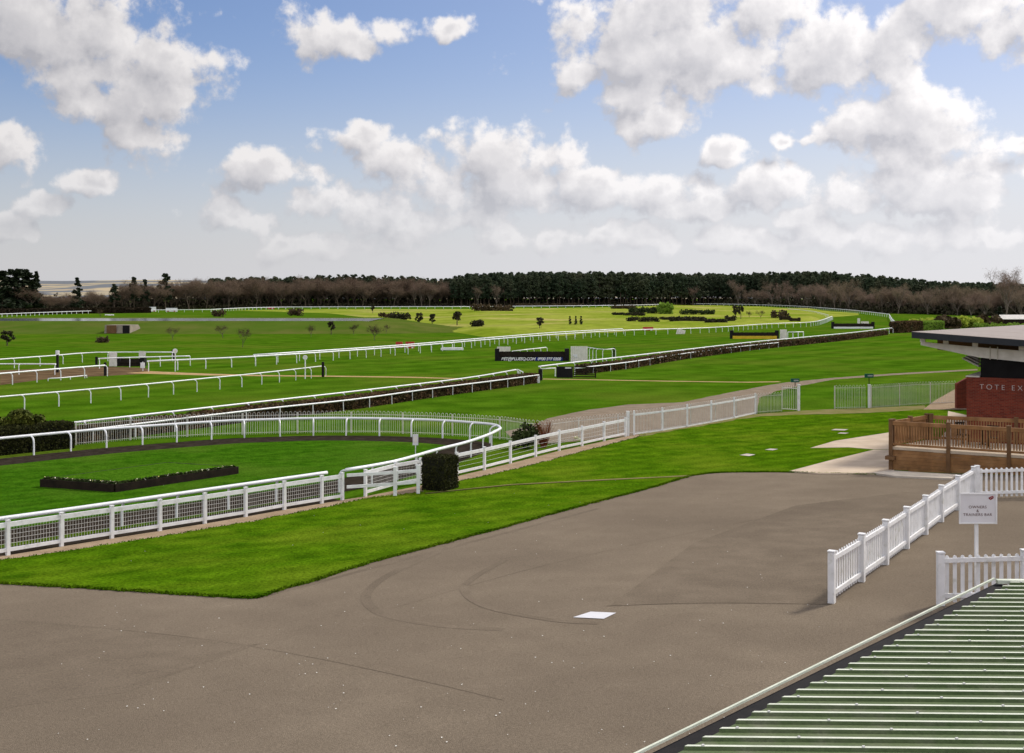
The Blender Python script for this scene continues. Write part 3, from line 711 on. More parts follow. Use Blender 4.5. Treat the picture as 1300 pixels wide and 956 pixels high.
# ------------------------------------------------------------------ green ribbed roof (bottom right)
rf = empty('ribbed_roof_shelter', (8.0, 10.0, g(8, 10)), 'shelter with green ribbed metal roof and white capped edge, nearest right', 'shelter')
ZR = 4.4
def R(px, py, z=ZR): return W(px, py, z)
c0, c1 = R(1265, 741), R(790, 976)
scr = MB()
dirv = (c1 - c0); far_r = Vector((c0.x + 14.0, c0.y - 0.35, ZR))
ribdir = Vector((14.0, -0.35, 0)).normalized(); perp = Vector((ribdir.y, -ribdir.x, 0)); perp = perp if perp.y < 0 else -perp
nr = 46; sp_ = 0.215; pan, ribs, ends = MB(), MB(), MB()
k_edge = dirv.dot(ribdir) / dirv.dot(perp)
def rp(s, t, z): # s metres from far edge, t metres from skew edge along ribs
    q = c0 + perp * s + ribdir * (s * k_edge + t); return Vector((q.x, q.y, z))
slope = 0.0
for i in range(nr):
    s0, s1 = i * sp_, (i + 1) * sp_
    T0 = 0.20; TL = 15.5
    pan.add([rp(s0 + .05, T0, ZR), rp(s1, T0, ZR), rp(s1, TL, ZR), rp(s0 + .05, TL, ZR)], [(0, 1, 2, 3)])
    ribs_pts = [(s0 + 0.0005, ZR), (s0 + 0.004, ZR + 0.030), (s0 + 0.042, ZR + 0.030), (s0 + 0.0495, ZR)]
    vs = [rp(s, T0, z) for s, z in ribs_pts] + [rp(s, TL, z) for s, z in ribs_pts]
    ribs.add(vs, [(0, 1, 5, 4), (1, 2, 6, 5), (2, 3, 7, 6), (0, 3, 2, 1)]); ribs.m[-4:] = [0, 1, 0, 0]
for i in range(nr):
    for k in range(9):
        q = rp(i * sp_ + .023, .35 + k * 1.4 + (.7 if i % 2 else 0), ZR + .034); scr.box((q.x, q.y, q.z), .022, .022, .012)
scr.build('fixings', 'metal_letter', rf)['kind'] = 'stuff'
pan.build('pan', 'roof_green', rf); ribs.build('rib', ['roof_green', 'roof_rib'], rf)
mb = MB(); mb.beam(rp(-0.06, -0.06, ZR + 0.055), rp(nr * sp_, -0.06, ZR + 0.03), 0.024, 0.024); mb.build('edge_capping', 'roof_rib', rf)
mb = MB(); a, b = rp(-0.06, 0.12, ZR - 0.055), rp(nr * sp_, 0.12, ZR - 0.055); mb.beam(a, b, 0.30, 0.05); mb.build('gutter_shadow', 'black', rf)  # black gutter strip stands in for the shadow band beside the capping
mb = MB(); mb.beam(rp(-0.05, -0.02, ZR + 0.02), rp(-0.05, 15.5, ZR + 0.02), 0.09, 0.05); mb.build('ridge_capping', 'roof_rib', rf)
mb = MB(); a, b = rp(0.3, 1.2, 0), rp(nr * sp_, 1.2, 0); mb.beam((a.x, a.y, 2.9), (b.x, b.y, 2.9), 0.2, 2.96); a2 = rp(0.3, 15, 0); mb.beam((a.x + .11, a.y, 2.9), (a2.x, a2.y, 2.9), 0.2, 2.94); mb.build('wall', 'brick', rf)

# ------------------------------------------------------------------ brick building with the canopy
U, Vv = Vector((0.85, -0.527, 0)), Vector((0.527, 0.85, 0))
B0 = onY(1227, 60.0); B0.z = 0.1
bd = empty('brick_bar_building', B0, 'red brick bar with dark clerestory and wide pale flat canopy', 'building')
def L(u, v, z): return B0 + U * u + Vv * v + Vector((0, 0, z - B0.z))
def uvbox(mb, u0, u1, v0, v1, z0, z1):
    mb.hexa([L(u0, v0, z0), L(u1, v0, z0), L(u1, v1, z0), L(u0, v1, z0), L(u0, v0, z1), L(u1, v0, z1), L(u1, v1, z1), L(u0, v1, z1)])
mb = MB(); uvbox(mb, 0, 16, 0, 33, 0.0, 4.18); o = mb.build('wall', 'brick', bd)
def brick_uv(o):
    me = o.data; uv = me.uv_layers.new(name='UVMap')
    for p in me.polygons:
        n = p.normal
        for li in p.loop_indices:
            co = me.vertices[me.loops[li].vertex_index].co
            uv.data[li].uv = ((co.x * U.x + co.y * U.y) if abs(n.dot(U)) < 0.6 else (co.x * Vv.x + co.y * Vv.y), co.z) if abs(n.z) < 0.5 else (co.x, co.y)
brick_uv(o); brick_uv([c for c in rf.children if c.name.startswith('wall')][0])
mb = MB(); uvbox(mb, -0.03, 0.62, -0.03, 33.0, 4.183, 4.25); mb.build('coping', 'cream', bd)
mb = MB(); uvbox(mb, 0.66, 15.8, 0.10, 32.8, 4.18, 5.18); mb.build('clerestory', 'clerestory', bd)
# tapered white beam over the clerestory
mb = MB(); poly = [(-2.23, 5.78), (-2.23, 5.93), (16, 5.36), (16, 5.0), (0.7, 5.165)]
poly = [(-2.23, 5.75), (-2.23, 5.92), (0.6, 5.70), (16, 4.75), (16, 4.0), (0.6, 5.19)]
mb.prism(poly, -0.1, 0.08, lambda u, z, v: tuple(L(u, v, z))); mb.build('tapered_beam', 'pale_panel', bd)
mb = MB(); mb.prism([(-1.6, 5.5), (-0.9, 5.75), (0.3, 5.6), (0.3, 5.2), (-1.25, 5.15)], 8.0, 8.25, lambda u, z, v: tuple(L(u, v, z))); mb.build('rear_bracket', 'deck_dark', bd)
# canopy slab
tip_t = onY(1158, 60.0); tu = (tip_t - B0).dot(U); tv = (tip_t - B0).dot(Vv)
def canz(u, v): return 6.48 - 0.0585 * (u - tu) - 0.0128 * (v - tv)
mb = MB(); th = 0.09
def can(u0, u1, v0, v1, z0, z1):
    mb.hexa([L(u, v, canz(u, v) + dz) for dz in (z0, z1) for u, v in ((u0, v0), (u1, v0), (u1, v1), (u0, v1))])
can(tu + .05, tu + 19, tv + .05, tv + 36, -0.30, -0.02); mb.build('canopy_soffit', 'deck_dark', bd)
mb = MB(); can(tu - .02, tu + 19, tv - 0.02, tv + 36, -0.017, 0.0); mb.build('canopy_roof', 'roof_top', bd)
mb = MB(); can(tu - .02, tu + 19, tv - 0.02, tv + 0.046, -0.33, -0.02); can(tu - .02, tu + 0.046, tv + 0.05, tv + 36, -0.33, -0.02); mb.build('fascia', 'fascia', bd)
mb = MB(); us = [tu + .6, tu + 8, tu + 18]
mb.prism([(u, canz(u, 1.6) - 0.30) for u in us] + [(u, canz(u, 1.6) - 0.95) for u in us[::-1]], 1.5, 1.65, lambda u, z, v: tuple(L(u, v, z))); mb.build('inner_beam', 'deck_dark', bd)
for u in (-2.15, -1.0, 0.42, 2.6, 4.8, 7.0):
    mb = MB(); zt_ = canz(u, 0) - 0.31; zb_ = float(np.interp(u, [-2.23, 0.6, 16], [5.92, 5.70, 4.75])); 
    mb.hexa([L(u - .13, -0.05, zb_), L(u + .13, -0.05, zb_), L(u + .13, 0.05, zb_), L(u - .13, 0.05, zb_), L(u - .13, -0.05, zt_), L(u + .13, -0.05, zt_), L(u + .13, 0.05, zt_), L(u - .13, 0.05, zt_)])
    mb.build('bracket', 'pale_panel', bd)
for u in (1.15, 1.5):
    mb = MB(); mb.tube([L(u, -0.13, 5.1), L(u, -0.13, 5.75)], 0.025, 6); mb.build('downpipe', 'cream', bd)
def YZ(px, py, Y): return Vector(((px - CX) / F * Y, Y, zat(py, Y)))
for k, (pa, ya, pb, yb) in enumerate(((1223.5, 454.6, 1244, 465), (1227.2, 452.8, 1244, 460.6), (1231, 451.6, 1244, 456.8))):
    mb = MB(); mb.beam(YZ(pa, ya, 62.0 + .3 * k), YZ(pb, yb, 61.2 + .3 * k), 0.25, 0.085); mb.build('sloping_slat', 'cream', bd)
# raked low wall behind the corner
mb = MB(); q = onY(1214.5, 86.0); q.z = 0
mb.prism([(0, 0.0), (0, 1.85), (1.3, 2.55), (1.3, 0.0)], 0, 0.35, lambda x, z, y: (q.x + x, q.y + y, z)); o = mb.build('raked_wall', 'brick', bd); brick_uv(o)
text_mesh('lettering', 'TOTE EXACTA', 0.37, L(0.62, -0.012, 3.70), math.atan2(U.y, U.x), 'metal_letter', bd, 0.010, 1.50, align='LEFT', bold=-0.009)

# ------------------------------------------------------------------ timber deck
D0 = W(1131, 598.0); dz0 = D0.z; FZ = 1.47
dk = empty('timber_deck', D0, 'raised brown timber deck with baluster railing beside the paving', 'deck')
cA = D0.copy(); cA.z = FZ
dirF = Vector((0.847, -0.531, 0)); cB = cA + dirF * 15.0
cD = Vector((19.7, 56.1, FZ)); cC = cD + Vector((0.905, -0.425, 0)).normalized() * 15.0
cD2 = cA + Vector((0.69, 0.72, 0)) * 4.0
mb = MB(); fl = [cA, cB, cC, cD]
mb.add([(p.x, p.y, FZ - 0.12) for p in fl] + [(p.x, p.y, FZ) for p in fl], [(3, 2, 1, 0), (4, 5, 6, 7), (0, 1, 5, 4), (1, 2, 6, 5), (2, 3, 7, 6), (3, 0, 4, 7)]); mb.build('floor', 'deck_floor', dk)
mb = MB()
for a, b in ((cA, cB), (cD, cA)):
    nrm = Vector((-(b - a).y, (b - a).x, 0)).normalized()
    for k in range(8):
        z = FZ - 0.21 - k * 0.155
        aa, bb = a + nrm * 0.04, b + nrm * 0.04
        mb.beam((aa.x, aa.y, z), (bb.x, bb.y, z), 0.04, 0.147)
mb.build('skirt_boards', 'deck_timber', dk)
def deck_rail(a, b, n):
    d = (b - a).normalized(); Lh = (b - a).length
    for i in range(n + 1):
        p = a + d * (Lh * i / n); mb = MB(); z0 = g(p.x, p.y)
        mb.box((p.x, p.y, (z0 + FZ + 1.20) / 2), 0.16, 0.16, FZ + 1.20 - z0, math.atan2(d.y, d.x)); mb.box((p.x, p.y, FZ + 1.225), 0.19, 0.19, 0.05, math.atan2(d.y, d.x)); mb.build('post', 'deck_dark', dk)
    for i in range(n):
        p, q = a + d * (Lh * i / n + 0.085), a + d * (Lh * (i + 1) / n - 0.085)
        mb = MB(); mb.beam(p + Vector((0, 0, 1.08)), q + Vector((0, 0, 1.08)), 0.11, 0.17); mb.build('handrail', 'deck_timber', dk)
        mb = MB(); mb.beam(p + Vector((0, 0, 0.12)), q + Vector((0, 0, 0.12)), 0.06, 0.10); mb.build('lower_rail', 'deck_timber', dk)
        m2 = MB(); kk = max(2, int((q - p).length / 0.115))
        for k in range(1, kk): c = p.lerp(q, k / kk); m2.box((c.x, c.y, FZ + 0.59), 0.055, 0.055, 0.80, math.atan2(d.y, d.x))
        m2.build('balusters', 'deck_timber', dk)
deck_rail(cA, cB, 6); deck_rail(cA + (cD - cA).normalized() * 0.2, cD, 2); deck_rail(cD + (cC - cD).normalized() * 0.2, cC, 4)
mb = MB(); a = D0 + Vector((-0.02, -0.06, 0.62 - 0)); mb.box((a.x, a.y, a.z), 0.42, 0.42, 0.16, math.atan2(dirF.y, dirF.x)); mb.build('corner_block', 'deck_dark', dk)
# furniture on the deck
def chair(loc, rz, label):
    e = empty('slatted_chair', loc, label, 'chair', 'chairs on the deck'); 
    def bx(nm, lst):
        mb = MB()
        for c, s in lst: mb.box((loc.x + c[0], loc.y + c[1], loc.z + c[2]), *s)
        mb.build(nm, 'dark_timber', e)
    bx('seat', [((0, 0, 0.44), (0.46, 0.44, 0.04))])
    bx('backrest', [((-0.2 + 0.1 * k, 0.21, 0.72), (0.05, 0.03, 0.5)) for k in range(5)] + [((0, 0.21, 0.98), (0.48, 0.04, 0.06))])
    for x in (-0.2, 0.2):
        for y in (-0.19, 0.19): bx('leg', [((x, y, 0.21), (0.05, 0.05, 0.42))])
    e.rotation_euler = (0, 0, rz); return e
def table(loc, label):
    e = empty('deck_table', loc, label, 'table')
    mb = MB(); mb.tube([(loc.x, loc.y, loc.z + 0.71), (loc.x, loc.y, loc.z + 0.75)], 0.5, 20); mb.build('tabletop', 'dark_timber', e)
    mb = MB(); mb.tube([(loc.x, loc.y, loc.z + 0.02), (loc.x, loc.y, loc.z + 0.70)], 0.04, 8); mb.build('pedestal', 'dark_timber', e)
    mb = MB(); mb.box((loc.x, loc.y, loc.z + 0.02), 0.5, 0.06, 0.04); mb.box((loc.x, loc.y, loc.z + 0.045), 0.06, 0.5, 0.03); mb.build('foot', 'dark_timber', e)
fz = FZ + 0.002
chair(Vector((20.75, 54.4, fz)), 0.3, 'dark slatted chair nearest the left end of the deck')
chair(Vector((21.7, 53.3, fz)), 2.7, 'dark slatted chair near the middle of the deck')
table(Vector((21.6, 54.2, fz)), 'round dark table between the chairs on the deck')
def dark_screen(loc, label):
    e = empty('service_counter', loc, label, 'counter')
    mb = MB(); mb.box((loc.x, loc.y, loc.z + 0.55), 1.4, 0.6, 1.1, -0.55); mb.build('body', 'black', e)
    mb = MB(); mb.box((loc.x, loc.y, loc.z + 1.125), 1.5, 0.7, 0.05, -0.55); mb.build('top', 'deck_dark', e)
dark_screen(Vector((24.1, 51.9, fz)), 'black counter at the right end of the deck')

# ------------------------------------------------------------------ hedges
def hedge(name, label, path, w, h, m_leaf, m_core, per_m2, leaf, cat='hedge', group=None, amp=0.05):
    pts = resample([Vector((p[0], p[1], 0)) for p in path], 0.6); P = []; core = MB(); prev = None
    for i in range(len(pts) - 1):
        (p, t), (q, _) = pts[i], pts[i + 1]; n = Vector((-t.y, t.x, 0)); ln = (q - p).length
        hh = h * (1 + random.uniform(-amp, amp)); z0 = g(p.x, p.y)
        for nn, f in ((per_m2 * ln * w, 'top'), (per_m2 * ln * h, 'l'), (per_m2 * ln * h, 'r')):
            k = int(nn); a = rng.random(k)[:, None]; base = np.array(p)[None] * (1 - a) + np.array(q)[None] * a; s = rng.random(k)
            if f == 'top': o = (s - .5) * w; z = np.full(k, hh) + rng.normal(0, .03, k)
            else: o = np.full(k, (w / 2) * (1 if f == 'l' else -1)) + rng.normal(0, .03, k); z = s * hh
            B = base + np.array(n)[None] * o[:, None]; B[:, 2] = z0 + z; P.append(B)
        for e_i, (pp, tt) in enumerate(((p, t), (q, t))):
            if (i == 0 and e_i == 0) or (i == len(pts) - 2 and e_i == 1):
                k = int(per_m2 * w * h); o = (rng.random(k) - .5) * w; z = rng.random(k) * hh
                B = np.array(pp)[None] + np.array(n)[None] * o[:, None] + np.array(t)[None] * rng.normal(0, .03, k)[:, None]; B[:, 2] = z0 + z; P.append(B)
        c = (p + q) / 2
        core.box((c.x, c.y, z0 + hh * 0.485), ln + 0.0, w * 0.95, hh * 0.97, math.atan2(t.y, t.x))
    V, Q = leaves(np.concatenate(P), leaf)
    Vc = np.array(core.v); Qc = np.array(core.f)
    VV, QQ, mi = join([(V, Q), (Vc, Qc)])
    o = link(name, np_mesh(name, VV, QQ, [m_leaf, m_core], mi)); return tag(o, label, cat, group)
def mid(pa, za, pb, zb):
    A_, B_ = [W(a, b, za) for a, b in pa], [W(a, b, zb) for a, b in pb]
    return A_, B_
hA = [W(a, b, 0.75) + Vector((-0.35, 0.85, 0)) for a, b in [(60, 552), (95, 547.8), (324, 520.4), (450, 507), (543, 494), (625, 483.7), (682, 476.4)]]
hedge('trimmed_hedge', 'long low brown hedge between two white rails behind the parade ring', hA, 1.25, 0.86, 'hedge_brown', 'hedge_core', 130, 0.055, group='brown trackside hedges')
hB = [W(a, b, 0.75) + Vector((-0.3, 0.8, 0)) for a, b in [(742, 466.2), (800, 459.5), (870, 448.6), (947, 439.2), (988, 435), (1060, 428.4), (1127, 420.6)]]
hedge('trimmed_hedge', 'low brown hedge running away beyond the black gate', hB, 1.2, 0.85, 'hedge_brown', 'hedge_core', 40, 0.10, group='brown trackside hedges')
hC = [onY(1136, 254), onY(1192, 268)]
hedge('trimmed_hedge', 'tall clipped hedge, brown at left and green at right, far end', [hC[0], (hC[0] + hC[1]) / 2], 2.5, 2.3, 'hedge_brown', 'hedge_core', 30, 0.14)
hedge('trimmed_hedge', 'pale green clipped hedge behind the canopy tip', [(hC[0] + hC[1]) / 2 + Vector((.1, 0, 0)), hC[1]], 2.4, 2.2, 'bright_bush', 'hedge_core', 30, 0.14)
# square box hedge
ba, bb_, bc = W(534, 627.7), W(558.5, 625.8), W(578.5, 619.7)
s1 = (ba - bb_).length
bw = 1.25; hb_dir = (bc - bb_).normalized()
box_c0 = (bb_ + ba) / 2
dl = (bb_ - ba).normalized(); dr = Vector((-dl.y, dl.x, 0))
hc = W(556.5, 622.5); hdir = Vector((0.42, 0.91, 0)); st, en = hc - hdir * 0.45, hc + hdir * 0.75
hedge('box_hedge', 'square clipped dark box hedge between gate and fence', [st, en], 1.12, 1.42, 'box_hedge', 'box_core', 900, 0.022)
# dark hedge and conifer at the left
hedge('yew_hedge', 'dark clipped hedge at left end of the parade ring', [W(93, 573) + Vector((-.9, 1.75, 0)), W(40, 578.5) + Vector((-.9, 1.75, 0)), W(-40, 587) + Vector((-.9, 1.75, 0))], 1.3, 1.36, 'box_hedge', 'box_core', 420, 0.035)
def shrub(name, label, cs, rs, per, size, m, cat='shrub', group=None, flat_=0.9, stem=None):
    V, Q = clumps(cs, rs, per, size, flat_); o = link(name, np_mesh(name, V, Q, [m])); return tag(o, label, cat, group)
cp = W(22, 577) + Vector((-.6, 1.7, 0))
cs, rs = [], []
for k in range(48):
    cs.append((cp.x + random.uniform(-2.6, 1.1), cp.y + random.uniform(-.7, .6), random.uniform(0.5, 1.95))); rs.append(random.uniform(.3, .5))
shrub('conifer_shrub', 'feathery yellow green conifer above the dark left hedge', cs, rs, 170, 0.06, 'conifer')
cp = W(671, 569)
cs = [(cp.x + random.uniform(-.8, .5), cp.y + random.uniform(-.4, .4), random.uniform(.25, 1.15)) for k in range(18)]
shrub('garden_shrub', 'dark leafy shrub at the right end of the parade ring', cs, [random.uniform(.25, .4) for _ in cs], 90, 0.05, 'gorse')
rs_ = MB(); cp = W(690, 568)
for k in range(110):
    a = random.uniform(0, 2 * PI); r = random.uniform(0, .35); t = random.uniform(.3, .75)
    b0 = Vector((cp.x + r * .4 * math.cos(a), cp.y + r * .4 * math.sin(a), 0)); b1 = Vector((cp.x + (r + t * .5) * math.cos(a), cp.y + (r + t * .3) * math.sin(a), random.uniform(.95, 1.5)))
    rs_.tube([b0, b0.lerp(b1, .5) + Vector((0, 0, .1)), b1], 0.014, 3, 0.006)
tag(rs_.build('dogwood_shrub', 'red stemmed shrub beside the hoop railing'), 'red stemmed shrub beside the hoop railing', 'shrub') if False else tag(rs_.build('dogwood_shrub', 'red_stem'), 'red stemmed shrub beside the hoop railing', 'shrub')
cp = W(733, 561); shrub('daffodil_clump', 'small clump of pale daffodils by the hoop railing', [(cp.x + random.uniform(-.15, .15), cp.y, .12 + random.uniform(0, .12)) for _ in range(6)], [.09] * 6, 14, .03, 'flower', 'flowers')

# ------------------------------------------------------------------ raised flower bed
fl_, ff, fr = W(51.4, 618.5), W(146.8, 625.5), W(302.4, 602)
fb_ = fl_ + (fr - ff)
fbm = empty('raised_flower_bed', ff, 'raised turf bed edged in black timber on the ring lawn', 'flower bed')
q = [ff, fr, fb_, fl_]
for a, b in zip(q, q[1:] + q[:1]):
    mb = MB(); d = (b - a).normalized() * 0.04; mb.beam(a - d * 0 + Vector((0, 0, .18)), b - d * 2 + Vector((0, 0, .18)), 0.08, 0.34); mb.build('timber_edge', 'dark_timber', fbm)
cq = (ff + fr + fb_ + fl_) / 4; mb = MB()
N = 16
for i in range(N + 1):
    for j in range(N + 1):
        p = (ff.lerp(fr, i / N)).lerp(fl_.lerp(fb_, i / N), j / N); e_ = min(i, j, N - i, N - j) / (N / 2)
        p = p.lerp(cq, 0.03); mb.v.append((p.x, p.y, 0.352 + 0.12 * min(1, e_ * 1.6) + random.uniform(-.01, .01)))
for i in range(N):
    for j in range(N): mb.f.append((i * (N + 1) + j, (i + 1) * (N + 1) + j, (i + 1) * (N + 1) + j + 1, i * (N + 1) + j + 1)); mb.m.append(0)
mb.build('turf', 'bed_turf', fbm, smooth=True)
P = []
for a, b in ((fl_, ff), (ff, fr)):
    for k in range(70):
        p = a.lerp(b, random.random()).lerp(cq, random.uniform(.03, .08)); P.append((p.x, p.y, 0.39 + random.uniform(-.02, .05)))
V, Q = leaves(np.array(P), 0.035); me = np_mesh('flowers', V - np.array(ff), Q, ['flower']); o = link('flowers', me, fbm); o['kind'] = 'stuff'
P = []
for a, b in ((fl_, ff), (ff, fr)):
    for k in range(900):
        p = a.lerp(b, random.random()).lerp(cq, random.uniform(.02, .09)); P.append((p.x, p.y, 0.36 + random.uniform(-.02, .06)))
V, Q = leaves(np.array(P), 0.04); me = np_mesh('bed_plants', V - np.array(ff), Q, ['gorse']); o = link('bed_plants', me, fbm); o['kind'] = 'stuff'
# small sign in the ring
p = W(527.5, 592); e = empty('ring_notice', p, 'small white notice on a pole inside the parade ring', 'sign'); Yn = p.y
mb = MB(); mb.tube([p, Vector((p.x, p.y, zat(563, Yn)))], 0.022, 6); mb.build('pole', 'white', e)
mb = MB(); mb.box((p.x, p.y - .03, zat(558, Yn)), 0.27, 0.03, zat(551, Yn) - zat(565, Yn), 0.15); mb.build('board', 'sign_white', e)
mb = MB(); mb.box((p.x, p.y - .048, zat(558, Yn)), 0.17, 0.01, 0.30, 0.15); mb.build('panel', 'pale_panel', e)

# ------------------------------------------------------------------ steeplechase fences
def jump(label, px0, px1, yb, ytop, h, board, boardh, wing, text=None, skew=0.0):
    a, b = W(px0, yb), W(px1, yb + skew)
    e = empty('steeplechase_fence', (a + b) / 2, label, 'fence', 'black birch steeplechase fences')
    d = (b - a).normalized(); n = Vector((-d.y, d.x, 0))
    mb = MB(); prof = [(0.0, 0.0), (0.0, h * 0.55), (0.25, h), (0.75, h), (1.1, 0.0)]
    Lh = (b - a).length
    mb.prism(prof, 0.0, Lh, lambda u, z, t: tuple(a + d * t + n * (u + 0.12) + Vector((0, 0, z)))); mb.build('birch', 'birch', e)
    P = np.array([tuple(a + d * (random.random() * Lh) + n * random.uniform(.3, .9) + Vector((0, 0, h + random.uniform(-.08, .06)))) for _ in range(700)])
    V, Q = leaves(P, 0.05, 0.35); o = link('birch_tips', np_mesh('birch_tips', V - np.array((a + b) / 2), Q, ['birch']), e)
    mb = MB(); mb.beam(a + Vector((0, 0, boardh / 2)) + d * .1, b - d * .1 + Vector((0, 0, boardh / 2)), 0.09, boardh); mb.build('take_off_board', board, e)
    for p in (a, b):
        mb = MB(); mb.box(tuple(p + n * 0.5 + Vector((0, 0, h * 0.68))), 0.55, 0.9, h * 1.36, math.atan2(d.y, d.x)); mb.build('end_pad', 'black', e)
    return e, a, b, d, n
e, a, b, d, n = jump('black steeplechase fence carrying a white betting advert in capitals', 631, 720, 458.3, 446.5, 1.12, 'black', 0.46, None)
c = a + d * (0.55) - n * 0.055
text_mesh('lettering', 'BET@BLUESQ.COM', 0.50, tuple(a + d * 2.65 - n * 0.052 + Vector((0, 0, 0.25))), math.atan2(d.y, d.x), 'white', e, 0.004, 0.96, 0.25, 0.016)
mb = MB(); mb.beam(a + d * 4.78 - n * .049 + Vector((0, 0, .24)), a + d * 8.2 - n * .049 + Vector((0, 0, .24)), 0.006, 0.44); mb.build('blue_panel', 'blue', e)
text_mesh('lettering', '0800 587 0200', 0.50, tuple(a + d * 6.5 - n * 0.056 + Vector((0, 0, 0.25))), math.atan2(d.y, d.x), 'white', e, 0.003, 0.96, 0.25, 0.016)
def wing(label, p0, p1, yb, ytop, boards=9, m='pale_panel', back=True, tilt=0.0, group='white hurdle wings'):
    a, b = W(p0, yb), W(p1, yb); h = (yb - ytop) / F * a.y
    e = empty('jump_wing', a, label, 'wing panel', group); d = b - a
    mb = MB()
    for k in range(boards):
        p, q = a + d * ((k + .04) / boards), a + d * ((k + .96) / boards)
        mb.beam(p + Vector((0, 0, h / 2)), q + Vector((0, 0, h / 2)), 0.03, h)
    mb.build('boards', m, e)
    for z in (h * .2, h * .85):
        mb = MB(); mb.beam(a + Vector((0, .04, z)), b + Vector((0, .04, z)), 0.04, 0.1); mb.build('batten', m, e)
    if tilt: e.rotation_euler = (0, tilt, 0)
    return e
wg = wing('white boarded wing panel at the right end of the advert fence', 724.5, 746, 459, 439.6)
def small_emblem(px, y, Yd, s, m='white'): pass
p = W(730, 459); mb = MB(); z = zat(452, p.y)
for dx, dzz, r in ((-.15, .1, .2), (.05, -.05, .22), (.18, .12, .16), (.22, -.12, .14)): mb.box((p.x + dx, p.y - .05, z + dzz), r * 1.3, 0.02, r)
mb.build('white_emblem', 'white', wg)
wing('white wing panel standing at the left end of the advert fence', 631, 648, 451.5, 440, m='pale_panel')
running_rail('short white wing rail right of the advert fence', RT([(746.7, 441), (760, 443), (770, 443.6), (779, 442.5)], 1.7), 'wing rails of the jumps', 1.7 - .0, 1.4, 0.05, 0.04, 0.25, 1)
running_rail('white wing rail sloping up behind the advert fence', RT([(650, 445.8), (693, 441)], 1.05), 'wing rails of the jumps', 1.05, 2.5, 0.06, 0.04, 0.2, 1, sm=1)
def pad(label, px, yb, yt, w, m='black', name='rail_end_pad'):
    p = W(px, yb); h = (yb - yt) / F * p.y; mb = MB(); mb.tube([p, p + Vector((0, 0, h * .5)), p + Vector((0, 0, h))], w / 2, 8); o = mb.build(name, m); return tag(o, label, 'post', 'padded rail end posts')
pad('dark padded post ending the wing rail beside the advert fence', 779.5, 454, 441, 0.25)
pad('black pad at the end of the nearest track rail', 410, 478.5, 459.5, 0.28)
pad('dark post between the two left rails', 133.5, 477, 460, 0.26)
pad('dark pad left of the left hurdle', 122.5, 463, 452.8, 0.3)
pad('dark pad beside the round white disc at left', 220, 456, 444, 0.4)
pad('black end post of the long brown hedge', 686, 483, 468.5, 0.42)
p = W(682.5, 486.3); e = empty('hedge_end_board', p, 'small white board leaning at the end of the long hedge', 'board'); mb = MB(); mb.box((p.x, p.y, .31), 0.42, .04, .62, 0.2); mb.build('panel', 'sign_white', e); mb = MB(); mb.beam((p.x, p.y + .03, .45), (p.x, p.y + .3, .0), .04, .04); mb.build('prop', 'dark_timber', e)
j2 = jump('black steeplechase fence with a yellow take off board', 929.5, 987, 430.2, 422, 1.15, 'yellow', 0.55, None)
wing('white wing panel at the right end of the yellow boarded fence', 990, 999, 430, 418.3, 5)
running_rail('short white wing rail right of the yellow boarded fence', RT([(1000, 421.6), (1020, 421.4)], 1.2), 'wing rails of the jumps', 1.2, 1.3, 0.09, 0.06, 0.1, 1, sm=1, straight=True)
j3 = jump('farthest black steeplechase fence with a white take off board', 1058, 1109, 417.2, 411, 1.2, 'white', 0.45, None)
wing('white wing panel behind the farthest steeplechase fence', 1093, 1103, 413.2, 408, 5)
wing('small white marker board left of the farthest fence wing', 1088.5, 1092, 411, 404, 3)
j4 = jump('dark brown hurdle between two white wings at left', 149, 180, 465.0, 456.5, 0.78, 'dark_timber', 0.2, None)
wing('white boarded wing left of the left hurdle', 138.5, 148.5, 465, 447.2, 6)
wing('tilted white boarded wing right of the left hurdle', 175.5, 184, 463, 445.5, 5, tilt=0.06)
wing('white leaning panel beside the long inner rail', 858, 869, 424, 416.5, 6, tilt=0.25)
p = W(181, 471); mb = MB(); mb.box((p.x, p.y, 0.62), 0.45, 0.1, 0.6); mb.box((p.x, p.y + 0.08, 0.5), .08, .05, 1.0); tag(mb.build('marker_board', 'white'), 'small white marker board right of the left hurdle', 'board')
p = W(574, 444.6); mb = MB(); mb.box((p.x, p.y, .18), 3.4, 0.5, .3, 0.05); mb.box((p.x, p.y + .1, .36), 3.1, .3, .08, .05); tag(mb.build('fallen_panel', 'white'), 'white panel lying on the turf below the inner rail', 'panel')
# lollipop posts
def disc_post(label, px, yb, yt, r):
    p = W(px, yb); h = (yb - yt) / F * p.y; e = empty('disc_post', p, label, 'post', 'white disc posts beside the track')
    mb = MB(); mb.box((p.x, p.y, (h - r) / 2), 0.09, 0.07, h - r); mb.build('pole', 'white', e)
    mb = MB(); mb.tube([(p.x, p.y - .05, h - r), (p.x, p.y - .09, h - r)], r, 16); mb.build('disc', 'white', e)
    mb = MB(); mb.tube([(p.x, p.y - .092, h - r), (p.x, p.y - .098, h - r)], r * .45, 12); mb.build('spot', 'pale_panel', e)
disc_post('white disc on a post beside the nearest track rail', 387.5, 481, 450.8, .23)
disc_post('white disc on a post right of the left hurdle', 222.5, 471.5, 442.5, .26)
p = W(73, 473); mb = MB(); mb.box((p.x, p.y, .95), .22, .22, 1.9); e = tag(mb.build('track_post', 'black'), 'dark post with white top by the left rails', 'post'); mb = MB(); mb.tube([(p.x, p.y, 1.9), (p.x, p.y, 2.35)], .2, 8); mb.build('cap', 'white', e)
